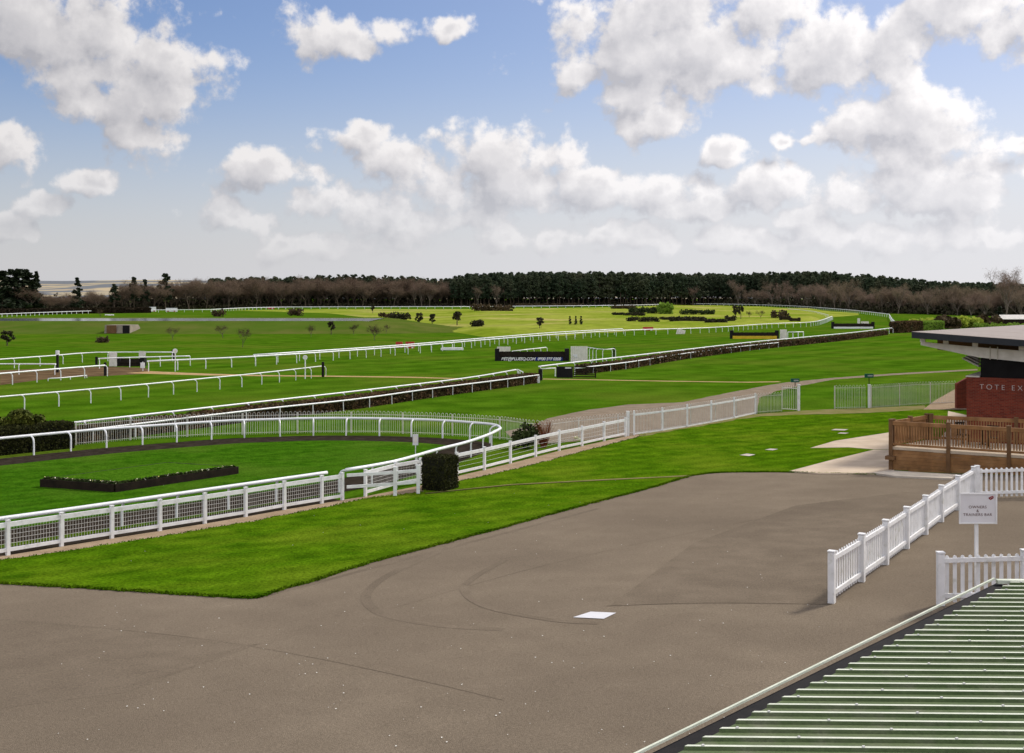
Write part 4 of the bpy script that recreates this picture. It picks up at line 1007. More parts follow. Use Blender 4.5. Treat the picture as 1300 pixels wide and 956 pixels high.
# black gate on the hedge end
a, b = W(706.5, 479.3), W(756, 479.8); e = empty('hurdle_gate', a, 'black hurdle gate panel leaning at the start of the right hedge', 'gate')
mb = MB(); d = b - a
m_ = a + d * 0.42
mb.beam(a + Vector((0, 0, .56)), m_ + Vector((0, 0, .56)), .1, 1.12); mb.build('solid_panel', 'black', e)
for k in range(6):
    mb = MB(); z = .12 + k * .19; mb.beam(m_ + d * .01 + Vector((0, 0, z)), b + Vector((0, 0, z)), .05, .11); mb.build('bar', 'dark_timber', e)
mb = MB(); mb.box((b.x, b.y, .56), .12, .12, 1.12); mb.build('post', 'dark_timber', e)
mb = MB(); mb.beam(a + d * .22 - Vector((0, .06, -.98)), a + d * .38 - Vector((0, .06, -.98)), .01, .13); mb.build('label_plate', 'sign_white', e)
# white frame posts at the hedge gap
running_rail('short white gap rail between the two hedges', RT([(688, 468.2), (705, 467.2)], .85), 'wing rails of the jumps', .85, 1.3, .05, .04, .02, 1, sm=1, straight=True)
running_rail('short loose white rail at the end of the long hedge', RT([(657, 469), (664, 472.5)], .95), 'wing rails of the jumps', .95, 2, .05, .04, .02, 1, sm=1, straight=True)

# red barrows / barriers, white boxes far left
def barrier(label, px0, px1, yb, yt, m='red', two=True):
    a, b = W(px0, yb), W(px1, yb); h = (yb - yt) / F * a.y; w = (b - a).length
    e = empty('plastic_barrier', (a + b) / 2, label, 'barrier', 'plastic barriers beside the track'); c = (a + b) / 2
    mb = MB(); mb.prism([(-.3, .0), (.3, .0), (.12, h), (-.12, h)], -w / 2, w / 2, lambda u, z, t: (c.x + t, c.y + u, z)); mb.build('body', m, e)
    for s in (-1, 1):
        mb = MB(); mb.box((c.x + s * w * .3, c.y - .31, h * .12), w * .2, .05, h * .2); mb.build('foot', 'white' if m == 'red' else 'red', e)
barrier('red barrier left of the pair behind the long inner rail', 502.5, 511, 441.5, 434)
barrier('red barrier right of the pair behind the long inner rail', 515, 526, 442, 433.8)
barrier('small red barrier far along the inner rail near the gorse', 816.5, 829, 419.5, 415)
barrier('white box barrier beside the far left rail', 188, 198, 395.6, 389.6, 'white')
barrier('wide white barrier with red foot beyond the reservoir', 210.5, 225, 395.6, 391, 'white')
barrier('red barrier at the far rail below the brown trees', 340, 348, 392.5, 390.3)
barrier('low white trough beyond the reservoir at left', 133.5, 144.5, 400.4, 399, 'white')
# brown huts on the golf course
def hurdle_stack(label, p0, p1, yb, yt):
    a, b = W(p0, yb), W(p1, yb); h = (yb - yt) / F * a.y; e = empty('brush_hurdle', (a + b) / 2, label, 'hurdle', 'brown brush hurdles on the golf course')
    mb = MB(); mb.beam(a + Vector((0, 0, h * .5)), b + Vector((0, 0, h * .5)), 1.2, h * .8); mb.build('brush', 'hedge_core', e)
    for p in (a, b): mb = MB(); mb.box((p.x, p.y, p.z + h * .55), .5, 1.3, h * 1.1); mb.build('end_post', 'dark_timber', e)
hurdle_stack('left brown brush hurdle near the right bend', 991, 1002, 406.3, 401.5)
hurdle_stack('right brown brush hurdle near the right bend', 1004, 1014.5, 407.8, 403.5)
# culvert in the bank
p = onY(152, 250.2); mb = MB(); e = empty('culvert_house', (p.x, p.y, 0), 'concrete culvert house with dark doorway in the reservoir bank', 'culvert')
x0, x1 = (136.5 - CX) / F * 250, (168 - CX) / F * 250
mb = MB(); mb.hexa([(x0, 248, 0), (x1, 248, 0), (x1, 257, 0), (x0, 257, 0), (x0, 248.4, 1.85), (x1, 248.4, 1.85), (x1, 254, 1.8), (x0, 254, 1.8)]); mb.build('wall', 'concrete', e)
dx0, dx1 = (156 - CX) / F * 248, (164.5 - CX) / F * 248
mb = MB(); mb.box(((dx0 + dx1) / 2, 247.98, .88), dx1 - dx0, .3, 1.75); mb.build('doorway', 'black', e)
mb = MB(); mb.box(((x0 + dx0) / 2 - .4, 247.9, .95), dx0 - x0 - 1.9, .2, 1.7); mb.build('shutter', 'deck_dark', e)

# ------------------------------------------------------------------ trees
def bare_template(h, spread, levels=4, twigs=5, tw=0.05, tl=1.1, seed=0, up=0.35, trunk_frac=0.3, r0=None):
    rnd = random.Random(seed); trunk, crown, tips = MB(), MB(), []
    r0 = r0 or h * 0.02
    def grow(p, d, ln, r, lv):
        n = 3; pts = [p]; dd = d.copy()
        for k in range(n):
            dd = (dd + Vector((rnd.uniform(-.18, .18), rnd.uniform(-.18, .18), rnd.uniform(-.05, .16)))).normalized(); pts.append(pts[-1] + dd * ln / n)
        (trunk if lv == 0 else crown).tube(pts, r, 5 if lv < 2 else 3, r * 0.55)
        if lv >= levels: tips.extend(pts[1:]); return
        kids = rnd.randint(3, 4) if lv else rnd.randint(5, 7)
        for k in range(kids):
            q = pts[rnd.choice([2, 3])] if lv else pts[3].lerp(pts[1], rnd.random() * .8 if k else 0)
            a = rnd.uniform(0, 2 * PI); sp = spread * rnd.uniform(.6, 1.2)
            nd = (dd * 0.7 + Vector((math.cos(a) * sp, math.sin(a) * sp, up * rnd.uniform(.2, 1.2)))).normalized()
            grow(q, nd, ln * (rnd.uniform(.55, .8) if lv else rnd.uniform(.75, 1.2)), r * .55, lv + 1)
    grow(Vector((0, 0, 0)), Vector((0, 0, 1)), h * trunk_frac * 1.35, r0, 0)
    T = np.array([tuple(t) for t in tips])
    P = np.repeat(T, twigs, 0) + rng.normal(0, tl * .45, (len(T) * twigs, 3))
    P[:, 2] = np.maximum(P[:, 2], h * .12)
    n = len(P); a = rng.normal(size=(n, 3)); a[:, 2] += .5; a /= np.linalg.norm(a, axis=1)[:, None]
    b = np.cross(a, rng.normal(size=(n, 3))); b /= np.linalg.norm(b, axis=1)[:, None]
    V = np.stack([P - a * tl * .5, P + b * tw, P + a * tl * .5, P - b * tw], 1).reshape(-1, 3); Q = np.arange(4 * n).reshape(-1, 4)
    # crown branches as quads only
    def quads(mb):
        f = [q for q in mb.f if len(q) == 4]; f3 = [(q[0], q[1], q[2], q[2]) for q in mb.f if len(q) == 3]
        return np.array(mb.v), np.array(f)
    bv, bq = quads(crown); tv_, tq = quads(trunk)
    zmax = max(V[:, 2].max(), bv[:, 2].max()); k = h / zmax
    return dict(h=h, trunk=(tv_ * k, tq), branches=(bv * k, bq), twigs=(V * k, Q))
def pine_template(h, seed, conical=False, dens=1.0):
    rnd = random.Random(seed); t = MB(); t.tube([(0, 0, 0), (rnd.uniform(-.2, .2), rnd.uniform(-.2, .2), h * .5), (0, 0, h * .93)], h * .013, 5, h * .004)
    cs, rs = [], []
    if conical:
        for k in range(46):
            u = rnd.random() ** .8; z = h * (.08 + .92 * u); w = h * .17 * (1 - u) + .3; a = rnd.uniform(0, 2 * PI); q = w * rnd.uniform(.4, 1)
            cs.append((q * math.cos(a), q * math.sin(a), z)); rs.append(.35 * w + .5)
    else:
        for k in range(40):
            u = rnd.random(); z = h * (.30 + .67 * u); w = h * .17 * math.sqrt(max(.05, 1 - (2 * u - .8) ** 2 * .7)) * (1.15 - .55 * u); a = rnd.uniform(0, 2 * PI); q = w * rnd.uniform(.2, 1)
            cs.append((q * math.cos(a), q * math.sin(a), z)); rs.append(h * rnd.uniform(.04, .062))
    V, Q = clumps(cs, rs, int(22 * dens), h * .017, .6)
    f = np.array([q for q in t.f if len(q) == 4])
    return dict(h=h, trunk=(np.array(t.v), f), crown=(V, Q))
def tree_thing(name, tpl, mats, label, cat, group, loc, scale, rz):
    """one tree: an Empty with a trunk and a crown"""
    e = empty(name, loc, label, cat, group); e.scale = scale; e.rotation_euler = (0, 0, rz)
    if 'me' not in tpl:
        tv, tq = tpl['trunk']; 
        tm = np_mesh('trunk', tv, tq, [mats[0]])
        if 'crown' in tpl: cm = np_mesh('crown', *tpl['crown'], [mats[1]])
        else:
            VV, QQ, mi = join([tpl['branches'], tpl['twigs']]); cm = np_mesh('crown', VV, QQ, [mats[0], mats[1]], mi)
        tpl['me'] = (tm, cm)
    link('trunk', tpl['me'][0], e); link('crown', tpl['me'][1], e)
    return e
WOODY = [(-200, 470), (-100, 485), (0, 505), (60, 525), (100, 560), (200, 625), (300, 690), (400, 735), (600, 775), (800, 815), (900, 870), (960, 815), (1010, 735), (1080, 575), (1130, 505), (1200, 470), (1300, 430), (1400, 390), (1500, 360)]
def mass(name, label, tpls, spots, mats, keys, kind='stuff'):
    parts = {k: [] for k in keys}; n = {k: 0 for k in keys}
    for (x, y, hh) in spots:
        tpl = random.choice(tpls); a = random.uniform(0, 2 * PI); s = hh / tpl['h']; sx = s * random.uniform(.85, 1.25)
        Rm = np.array([[math.cos(a) * sx, -math.sin(a) * sx, 0], [math.sin(a) * sx, math.cos(a) * sx, 0], [0, 0, s]])
        for k in keys:
            v, q = tpl[k]; parts[k].append((v @ Rm.T + np.array([x, y, 0]), q))
    VS, QS, MI, c = [], [], [], 0
    for i, k in enumerate(keys):
        for v, q in parts[k]: VS.append(v); QS.append(q + c); c += len(v); MI.append(np.full(len(q), i))
    o = link(name, np_mesh(name, np.concatenate(VS), np.concatenate(QS), mats, np.concatenate(MI)))
    return tag(o, label, 'wood', None, kind)
pines = [pine_template(22, s) for s in range(5)]
PTOP = [(250, 355), (290, 352), (400, 350), (440, 348.5), (520, 351), (560, 353), (600, 347), (640, 346), (700, 345), (740, 344), (800, 346), (860, 347), (930, 347), (1000, 345), (1050, 344.5), (1100, 348), (1150, 353.5), (1200, 357), (1300, 360), (1400, 361)]
spots = []
for px in np.arange(265, 1420, 4.6):
    for row in range(5):
        p = px + random.uniform(-3, 3); back = (35 if p < 570 else 0 if p < 880 else min(70, (p - 880) * .6)) + row * 11 + random.uniform(-4, 4)
        if p < 570 and row > 2: continue
        Y = interp(WOODY, p) + back; hh = H0 + (HY - interp(PTOP, p)) / F * Y; hh *= random.uniform(.86, 1.03) if row else random.uniform(.74, 1.0)
        spots.append(((p - CX) / F * Y, Y, hh))
mass('pine_wood', 'dark pine wood filling the horizon behind the golf course', pines, spots, ['pine_trunk', 'pine_leaf'], ['trunk', 'crown'])
oaks = [bare_template(15, .95, 4, 4, .05, 1.5, s) for s in (1, 2, 3)]
birches = [bare_template(17, .55, 4, 3, .045, 1.5, s, up=.8) for s in (4, 5, 6)]
BTOP1 = [(-20, 362), (30, 364), (60, 373), (100, 372), (150, 371), (162, 356), (200, 355), (290, 353), (400, 351.5), (560, 353), (575, 362)]
spots = []
for px in np.arange(-20, 580, 6.0):
    for row in range(2):
        p = px + random.uniform(-4, 4); Y = interp(WOODY, p) + row * 13 + random.uniform(-5, 5) + 8
        hh = (H0 + (HY - interp(BTOP1, p)) / F * Y) * random.uniform(.78, 1.10); spots.append(((p - CX) / F * Y, Y, hh))
mass('bare_wood', 'brown leafless wood along the left and centre of the horizon', oaks + birches[:1], spots, ['bark', 'bark', 'twig_brown'], ['trunk', 'branches', 'twigs'])
BTOP2 = [(850, 374), (880, 370), (930, 364), (1000, 362), (1050, 358), (1100, 361), (1160, 364), (1200, 361), (1250, 360), (1300, 357), (1400, 355)]
spots = []
for px in np.arange(940, 1420, 6.0):
    for row in range(2):
        p = px + random.uniform(-5, 5)
        if p < 1030 and random.random() < .5: continue
        Y = interp(WOODY, p) + row * 12 + random.uniform(-5, 5) + 6
        hh = (H0 + (HY - interp(BTOP2, p)) / F * Y) * random.uniform(.55, 1.06); spots.append(((p - CX) / F * Y, Y, hh))
mass('birch_wood', 'reddish leafless birch wood at the right of the horizon', birches + oaks[:1], spots, ['bark', 'bark', 'twig_red'], ['trunk', 'branches', 'twigs'])
# undergrowth along the foot of the woods
P = []
for px in np.arange(-60, 1420, 0.5):
    for k in range(26):
        p = px + random.uniform(-1, 1); Y = interp(WOODY, p) + random.uniform(-1, 55); P.append(((p - CX) / F * Y, Y, abs(random.gauss(0, 2.6 if Y - interp(WOODY, p) > 14 else 1.0))))
V, Q = leaves(np.array(P), 0.5)
tag(link('undergrowth', np_mesh('undergrowth', V, Q, ['dark_bush'])), 'brown undergrowth along the foot of the woods', 'undergrowth', None, 'stuff')

# single trees
def place(px, ytop, tpl, mats, name, label, group, cat='tree', dY=-6, sx=1.0, yb=None):
    Y = W(px, yb).y if yb else interp(WOODY, px) + dY
    x = (px - CX) / F * Y; z = g(x, Y); hh = H0 + (HY - ytop) / F * Y - z; s = hh / tpl['h']
    return tree_thing(name, tpl, mats, label, cat, group, Vector((x, Y, z)), (s * sx, s * sx, s), random.uniform(0, 6.28))
conifers = [pine_template(20, 40 + s, True, 1.4) for s in range(3)]
GL = 'dark conifers at the far left'
for i, (px, yt, sx) in enumerate(((3, 344, 2.0), (13, 342, 1.7), (23, 342.5, 2.1), (32, 342, 1.8), (38, 346, 1.6), (46, 345.5, 1.0))):
    lab = ['dark conifer cut by the left edge of the photo', 'second dark conifer from the left edge', 'third dark conifer from the left, broad crown', 'fourth dark conifer from the left, tallest top', 'fifth dark conifer from the left', 'slim conifer standing rightmost of the far left group'][i]
    place(px, yt, conifers[i % 3], ('pine_trunk', 'ivy_leaf'), 'conifer_tree', lab, GL, dY=-4 + 3 * (i % 2), sx=sx)
for i, (px, yt) in enumerate(((35, 360), (60, 372), (80, 370))):
    place(px, yt, oaks[i], ('bark', 'twig_brown'), 'bare_tree', ['brown bare tree in front of the far left conifers', 'small bare tree right of the far left conifers', 'small bare tree left of the lone ivy covered tree'][i], 'bare trees on the left horizon', dY=-8, sx=1.5)
ivy = pine_template(18, 77, True, 1.6)
ivy2 = pine_template(15, 78, False, 1.8)
for px, yt, sx, lab in ((98, 353, 1.15, 'lone dark ivy covered tree against the pale hill'), (170, 351, .95, 'ivy covered tree beside the hill gap'), (184, 354, .9, 'slim ivy covered tree between two taller ones'), (210, 346.5, 1.2, 'tall broad ivy covered tree at the start of the wood')):
    place(px, yt, ivy if px < 100 else ivy2, ('bark', 'ivy_leaf'), 'ivy_tree', lab, 'ivy covered trees', dY=-10, sx=sx)
round_t = pine_template(12, 91, False, 1.3)
place(145, 360, round_t, ('bark', 'ivy_leaf'), 'evergreen_tree', 'round dark evergreen right of the hill gap', None, sx=1.3)
for i, (px, yt) in enumerate(((122, 366), (167, 351), (195, 352), (240, 351), (262, 350), (290, 352), (325, 349.5), (358, 352), (388, 347), (430, 353), (460, 352), (500, 354), (545, 356))):
    place(px, yt, oaks[i % 3], ('bark', 'twig_brown'), 'bare_tree', 'large brown bare tree on the front edge of the left wood', 'bare oaks on the front edge of the left wood', dY=-9, sx=random.uniform(1.0, 1.3))
for i, (px, yt) in enumerate(((527, 358), (535, 356), (545, 357), (607, 358), (630, 360), (880, 360), (938, 354), (958, 366), (980, 353), (1003, 355), (1025, 360), (1042, 357), (1060, 354), (1078, 352), (1120, 362), (1140, 358), (1178, 364), (1215, 372))):
    place(px, yt, birches[i % 3], ('bark_pale', 'twig_red'), 'birch_tree', 'pale stemmed bare birch against the dark pine wood', 'birches in front of the pine wood', dY=-7, sx=random.uniform(.9, 1.25))
pop = bare_template(20, .75, 4, 5, .032, 1.6, 23, up=1.0, trunk_frac=.24)
place(1277, 336, pop, ('bark_pale', 'twig_red'), 'poplar_tree', 'tallest bare pale tree rising above the right horizon', None, dY=-40, sx=1.15)
for px, yt, lab in ((1252, 372, 'reddish bare tree left of the tall pale tree'), (1296, 366, 'reddish bare tree right of the tall pale tree'), (1232, 376, 'low bare tree above the lime green hedge')):
    place(px, yt, birches[1], ('bark', 'twig_red'), 'bare_tree', lab, 'bare trees above the canopy', dY=-70, sx=1.5)

# young trees in the middle distance
def ball_template(h, seed, crown=.6, w=.5, dens=60, leaf=.09, taper=False):
    rnd = random.Random(seed); t = MB(); t.tube([(0, 0, 0), (.05, 0, h * .5), (0, 0, h * .8)], h * .03, 5, h * .012)
    t.tube([(.35, .1, 0), (.35, .1, h * .45)], .04, 4)
    cs, rs = [], []
    for k in range(16):
        a = rnd.uniform(0, 6.28); u = rnd.random(); ww = w * h * .5 * (1 - u if taper else math.sqrt(1 - (2 * u - 1) ** 2 * .8)); q = ww * rnd.uniform(.3, .9)
        cs.append((q * math.cos(a), q * math.sin(a), h * (1 - crown + crown * u * .92))); rs.append(h * w * .16)
    V, Q = clumps(cs, rs, dens, leaf, .9)
    return dict(h=h, trunk=(np.array(t.v), np.array([q for q in t.f if len(q) == 4])), crown=(V, Q))
yt_t = [ball_template(3.2, s, .62, .8) for s in range(3)]
yt_s = [bare_template(3.4, .9, 3, 4, .02, .35, 50 + s) for s in range(2)]
YT = [  # px, base, top, dense?, width, label
 (9.5, 439, 420.5, 1, 1.3, 'dark bushy young tree near the left edge'),
 (219, 432, 414, 0, 1, 'bare young tree below the culvert, right of it'),
 (283, 429, 411.5, 0, 1.3, 'bare young tree with wide top in front of the bank'),
 (308, 441, 414.5, 0, .9, 'slim bare young tree with pale stake before the bank'),
 (395, 428, 411, 0, .8, 'bare young tree with stake right of the bank middle'),
 (421, 425, 408.5, 1, .9, 'dark round young tree on the bank line'),
 (449, 425, 410, 0, 1, 'thin bare young tree left of the red leaved one'),
 (475, 432, 411, 0, 1.2, 'reddish bare young tree casting a long low shadow'),
 (490, 424, 411, 0, .8, 'thin bare young tree right of the red leaved one'),
 (532, 413.5, 397.5, 1, .9, 'dark round tree, left of the sunlit trio'),
 (549, 413, 398.5, 1, 1, 'dark round tree in the middle of the sunlit trio'),
 (580, 413, 396, 1, 1.1, 'dark round tree, right and largest of the sunlit trio'),
 (685, 417, 403.5, 1, 1.3, 'lone round tree left of the three cypresses'),
 (933, 404, 388.5, 1, .9, 'left of two slim stemmed trees right of the gorse'),
 (940, 405, 389, 1, .8, 'right of two slim stemmed trees right of the gorse'),
 (951, 404, 394, 0, 1, 'small bare tree left of the brush hurdles'),
 (966, 405, 393, 0, 1.1, 'pale green bare tree left of the brush hurdles'),
 (473, 398, 385.5, 1, .6, 'dark upright tree at the far rail in the centre left'),
 (128, 404, 392, 0, .9, 'small bare tree beside the far left rail')]
for px, yb, yt, dn, sx, lab in YT:
    place(px, yt, (yt_t if dn else yt_s)[len(lab) % (3 if dn else 2)], ('bark', 'dark_bush' if dn else 'young_leaf'), 'young_tree', lab, 'young trees in the middle distance', yb=yb, sx=sx)
cyp = ball_template(3.5, 8, .92, .30, 60, .1, True)
for px, lab in ((723.5, 'leftmost of the three dark cypresses on the golf course'), (731, 'middle of the three dark cypresses on the golf course'), (737.6, 'rightmost of the three dark cypresses on the golf course')):
    place(px, 400.5, cyp, ('bark', 'ivy_leaf'), 'cypress_tree', lab, 'three cypresses', yb=412, sx=1.4)
def bush(px0, px1, yt, yb, m, label, name='gorse_bush', group='gorse bushes on the golf course', depth=1.0, dens=60, leaf=.16):
    a, b = W(px0, yb), W(px1, yb); w = (b - a).length; h = (yb - yt) / F * a.y; cs, rs = [], []
    n = max(5, int(w / (h * .45)) * 2)
    for k in range(n):
        t = (k + .5) / n; p = a.lerp(b, t); r = h * random.uniform(.36, .5)
        cs.append((p.x, p.y + random.uniform(-1, 1) * depth, p.z + random.uniform(.25, .55) * h)); rs.append(r)
    V, Q = clumps(cs, rs, dens, leaf * max(.6, h / 2), 1.0); o = link(name, np_mesh(name, V, Q, [m])); return tag(o, label, 'bush', group)
for q in ((778, 790, 396, 400, 'leftmost low gorse bush of the upper row'), (791, 801, 396, 400.5, 'second low gorse bush of the upper row'), (802, 818, 395.5, 401, 'long gorse bush ending the upper row'),
          (797, 810, 401, 408, 'left gorse bush of the lower row'), (812, 836, 401, 408.5, 'large dark gorse bush left in the lower row'), (838, 850, 401.5, 406, 'small gorse bush in the middle of the lower row'),
          (851, 895, 401, 408, 'longest dark gorse bush of the lower row'), (896, 922, 404, 409.5, 'gorse bush right of the longest one'), (922, 934, 399.5, 407.5, 'rightmost tall gorse bush of the lower row')):
    bush(q[0], q[1], q[2], q[3], 'dark_bush', q[4])
bush(839, 850, 384.5, 398.5, 'bright_bush', 'round bright green bush behind the gorse', 'round_bush', None, 1.5, 160, .25)
bush(800, 838, 389, 397.5, 'gorse', 'green scrub left of the round bright bush', 'scrub_bush', 'scrub behind the gorse', 3)
bush(865, 907, 392, 399, 'gorse', 'low green scrub right of the round bright bush', 'scrub_bush', 'scrub behind the gorse', 3)
bush(777, 806, 386.5, 392, 'young_leaf', 'pinkish bare scrub in front of the pine wood', 'scrub_bush', 'scrub behind the gorse', 3)
bush(600, 612, 405.5, 414.5, 'dark_bush', 'dark low bush right of the sunlit trio', 'low_bush', 'low bushes in the middle distance')
bush(482, 500, 396, 403.5, 'young_leaf', 'brown low bush left of the dark pair', 'low_bush', 'low bushes in the middle distance')
bush(496, 519, 394.5, 406, 'dark_bush', 'dark double bush beyond the reservoir end', 'low_bush', 'low bushes in the middle distance')
bush(122, 136, 425, 435, 'young_leaf', 'brown fallen bush below the culvert', 'low_bush', 'low bushes in the middle distance')
bush(368, 383, 390.5, 401, 'young_leaf', 'dark brown bush at the far rail left of centre', 'low_bush', 'low bushes in the middle distance')
bush(270, 284, 392, 402, 'young_leaf', 'brown bush in front of the far rail beyond the water', 'low_bush', 'low bushes in the middle distance')
bush(601, 650, 384.5, 395, 'young_leaf', 'row of brown scrub below the pine wood', 'scrub_bush', 'scrub along the far rail', 4)
bush(655, 740, 384.5, 389.5, 'young_leaf', 'low pale scrub along the far rail', 'scrub_bush', 'scrub along the far rail', 4)
bush(980, 1000, 393, 404, 'young_leaf', 'brown scrub bank behind the brush hurdles', 'scrub_bush', None, 5)
bush(1191, 1209, 399, 417, 'young_leaf', 'round brown bush beside the clipped hedge', 'round_bush', None, 1.5, 220, .2)
for a_, b_, yt_, yb_, lab in ((1158, 1170, 404, 416, 'left lime green bush behind the clipped hedge'), (1172, 1190, 402, 415, 'lime green bush above the clipped hedge'), (1208, 1226, 400.5, 416, 'lime green bush right of the brown bush'), (1226, 1243, 401, 416, 'lime green bush left of the brown thicket')):
    bush(a_, b_, yt_, yb_, 'lime_bush', lab, 'lime_bush', 'lime green bushes behind the canopy', 2, 120, .2)
bush(1244, 1268, 397, 416, 'young_leaf', 'brown thicket left of the pale roofed shed', 'thicket_bush', None, 3, 140, .16)
bush(1240, 1310, 409, 417, 'bright_bush', 'low green verge plants behind the canopy roof', 'verge_bush', None, 2, 60, .14)
hA2 = [onY(-60, 455), onY(0, 462), onY(100, 500), onY(190, 520)]
hedge('field_hedge', 'dark brown field hedge behind the far left rail', hA2, 2.5, 2.2, 'hedge_core', 'hedge_core', 8, .3)
# pale roofed shed
p = onY(1283, 330); e = empty('pale_roofed_shed', p, 'long shed with a pale ridged roof above the canopy', 'shed')
wv = (1297 - 1268) / F * 330; zt_, zm_ = zat(399.5, 330), zat(405, 330)
mb = MB(); mb.prism([(-1.7, zm_), (0, zt_), (1.7, zm_), (1.6, zm_ - .12), (-1.6, zm_ - .12)], -wv / 2, wv / 2 + 8, lambda u, z, t: (p.x + t, p.y + u, z)); mb.build('roof', 'offwhite_steel', e)
mb = MB(); mb.box((p.x + 4, p.y, (zm_ - .13) / 2), wv + 7, 2.8, zm_ - .14); mb.build('wall', 'dark_timber', e)
place(1269, 389, conifers[0], ('bark', 'ivy_leaf'), 'ivy_tree', 'dark ivy covered stump beside the pale roofed shed', None, yb=411, sx=2.2)

# ------------------------------------------------------------------ sky, clouds, sun
SUN_EL, SUN_AZ = 40.0, 50.0        # ahead of the camera and to the right
world = bpy.data.worlds.new('World'); S.world = world; world.use_nodes = True
nt = world.node_tree; nt.nodes.clear(); N_ = nt.nodes.new; LK = nt.links.new
out = N_('ShaderNodeOutputWorld'); sky = N_('ShaderNodeTexSky'); sky.sky_type = 'NISHITA'; sky.sun_disc = False
sky.sun_elevation = math.radians(SUN_EL); sky.sun_rotation = math.radians(SUN_AZ); sky.altitude = 50; sky.air_density = 1.0; sky.dust_density = 0.6; sky.ozone_density = 2.0
BL = [(880, 60, 150, 72), (1040, 70, 120, 62), (800, 70, 90, 60), (1150, 195, 110, 62), (640, 225, 130, 40), (50, 45, 105, 60), (130, 92, 62, 46), (215, 74, 80, 30), (170, 125, 85, 28), (30, 8, 120, 42), (95, 60, 70, 60), (18, 195, 50, 30), (178, 184, 56, 20), (112, 233, 34, 10), (65, 262, 18, 20), (22, 293, 32, 12),
      (425, 48, 56, 16), (490, 38, 40, 22), (570, 36, 32, 14), (445, 174, 44, 14), (338, 220, 56, 34), (520, 206, 60, 26), (605, 216, 76, 36), (692, 198, 28, 36), (650, 238, 100, 32), (765, 236, 62, 26), (832, 242, 54, 30),
      (300, 275, 50, 22), (480, 270, 70, 22), (390, 262, 50, 16), (560, 280, 90, 20), (800, 45, 85, 50), (905, 72, 115, 52), (850, 15, 125, 42), (1040, 72, 95, 48), (1100, 92, 66, 36), (960, 25, 90, 40), (730, 96, 40, 24), (815, 122, 62, 26), (835, 152, 50, 14),
      (1150, 158, 88, 36), (1205, 182, 60, 18), (1085, 165, 34, 28), (1150, 225, 110, 42), (1205, 246, 70, 28), (1095, 250, 50, 28), (968, 242, 66, 38), (1012, 272, 36, 18), (908, 262, 26, 24), (912, 193, 38, 10), (1015, 184, 40, 9), (1215, 15, 110, 32), (1295, 180, 22, 20), (1285, 300, 36, 14), (700, 300, 120, 16), (1120, 300, 130, 16), (900, 305, 110, 12), (430, 310, 110, 13)]
grp = bpy.data.node_groups.new('CloudDensity', 'ShaderNodeTree')
grp.interface.new_socket('P', in_out='INPUT', socket_type='NodeSocketVector'); grp.interface.new_socket('D', in_out='OUTPUT', socket_type='NodeSocketFloat')
gi, go = grp.nodes.new('NodeGroupInput'), grp.nodes.new('NodeGroupOutput')
def gmath(op, a, b=None, c=None):
    n = grp.nodes.new('ShaderNodeMath'); n.operation = op
    for i, v in enumerate((a, b, c)):
        if v is None: continue
        if isinstance(v, (int, float)): n.inputs[i].default_value = v
        else: grp.links.new(v, n.inputs[i])
    return n.outputs[0]
wn = grp.nodes.new('ShaderNodeTexNoise'); wn.noise_dimensions = '2D'; wn.inputs['Scale'].default_value = 26; wn.inputs['Detail'].default_value = 3; grp.links.new(gi.outputs[0], wn.inputs['Vector'])
vs = grp.nodes.new('ShaderNodeVectorMath'); vs.operation = 'SUBTRACT'; grp.links.new(wn.outputs['Color'], vs.inputs[0]); vs.inputs[1].default_value = (.5, .5, .5)
vm = grp.nodes.new('ShaderNodeVectorMath'); vm.operation = 'MULTIPLY_ADD'; grp.links.new(vs.outputs[0], vm.inputs[0]); vm.inputs[1].default_value = (.032, .022, 0); grp.links.new(gi.outputs[0], vm.inputs[2])
ASP = 0.5                                    # every puff is an ellipse twice as wide as tall
sq = grp.nodes.new('ShaderNodeVectorMath'); sq.operation = 'MULTIPLY'; grp.links.new(vm.outputs[0], sq.inputs[0]); sq.inputs[1].default_value = (1, 1 / ASP, 0)
acc = None
PUFF = []
for (px, py, rx, ry) in BL:
    n = max(1, round(rx * ASP / ry * 0.75)); w = rx / n
    for k in range(n): PUFF.append((px + (2 * k + 1 - n) * w * 0.92, py, max(w * 1.1, ry / ASP * 0.9)))
for (px, py, r) in PUFF:
    az = math.atan((px - CX) / F); el = math.atan((HY - py) / F * math.cos(az))
    l_ = grp.nodes.new('ShaderNodeVectorMath'); l_.operation = 'DISTANCE'; grp.links.new(sq.outputs[0], l_.inputs[0]); l_.inputs[1].default_value = (az, el / ASP, 0)
    v = gmath('MULTIPLY_ADD', l_.outputs['Value'], -F / r, 1.0)
    acc = v if acc is None else gmath('MAXIMUM', acc, v)
# general cloud field overhead and behind the camera
sep = grp.nodes.new('ShaderNodeSeparateXYZ'); grp.links.new(gi.outputs[0], sep.inputs[0])
bn = grp.nodes.new('ShaderNodeTexNoise'); bn.noise_dimensions = '2D'; bn.inputs['Scale'].default_value = 4.5; bn.inputs['Detail'].default_value = 2; grp.links.new(gi.outputs[0], bn.inputs['Vector'])
gen = gmath('MULTIPLY_ADD', bn.outputs['Fac'], 5.0, -2.3)
outm = gmath('MAXIMUM', gmath('MULTIPLY_ADD', gmath('ABSOLUTE', sep.outputs[0]), 8.0, -4.0), gmath('MULTIPLY_ADD', sep.outputs[1], 14.0, -4.2))
outm = gmath('MINIMUM', gmath('MAXIMUM', outm, 0.0), 1.0)
gen = gmath('MULTIPLY_ADD', gmath('ADD', gen, 1.5), outm, -1.5)
acc = gmath('MAXIMUM', acc, gen)
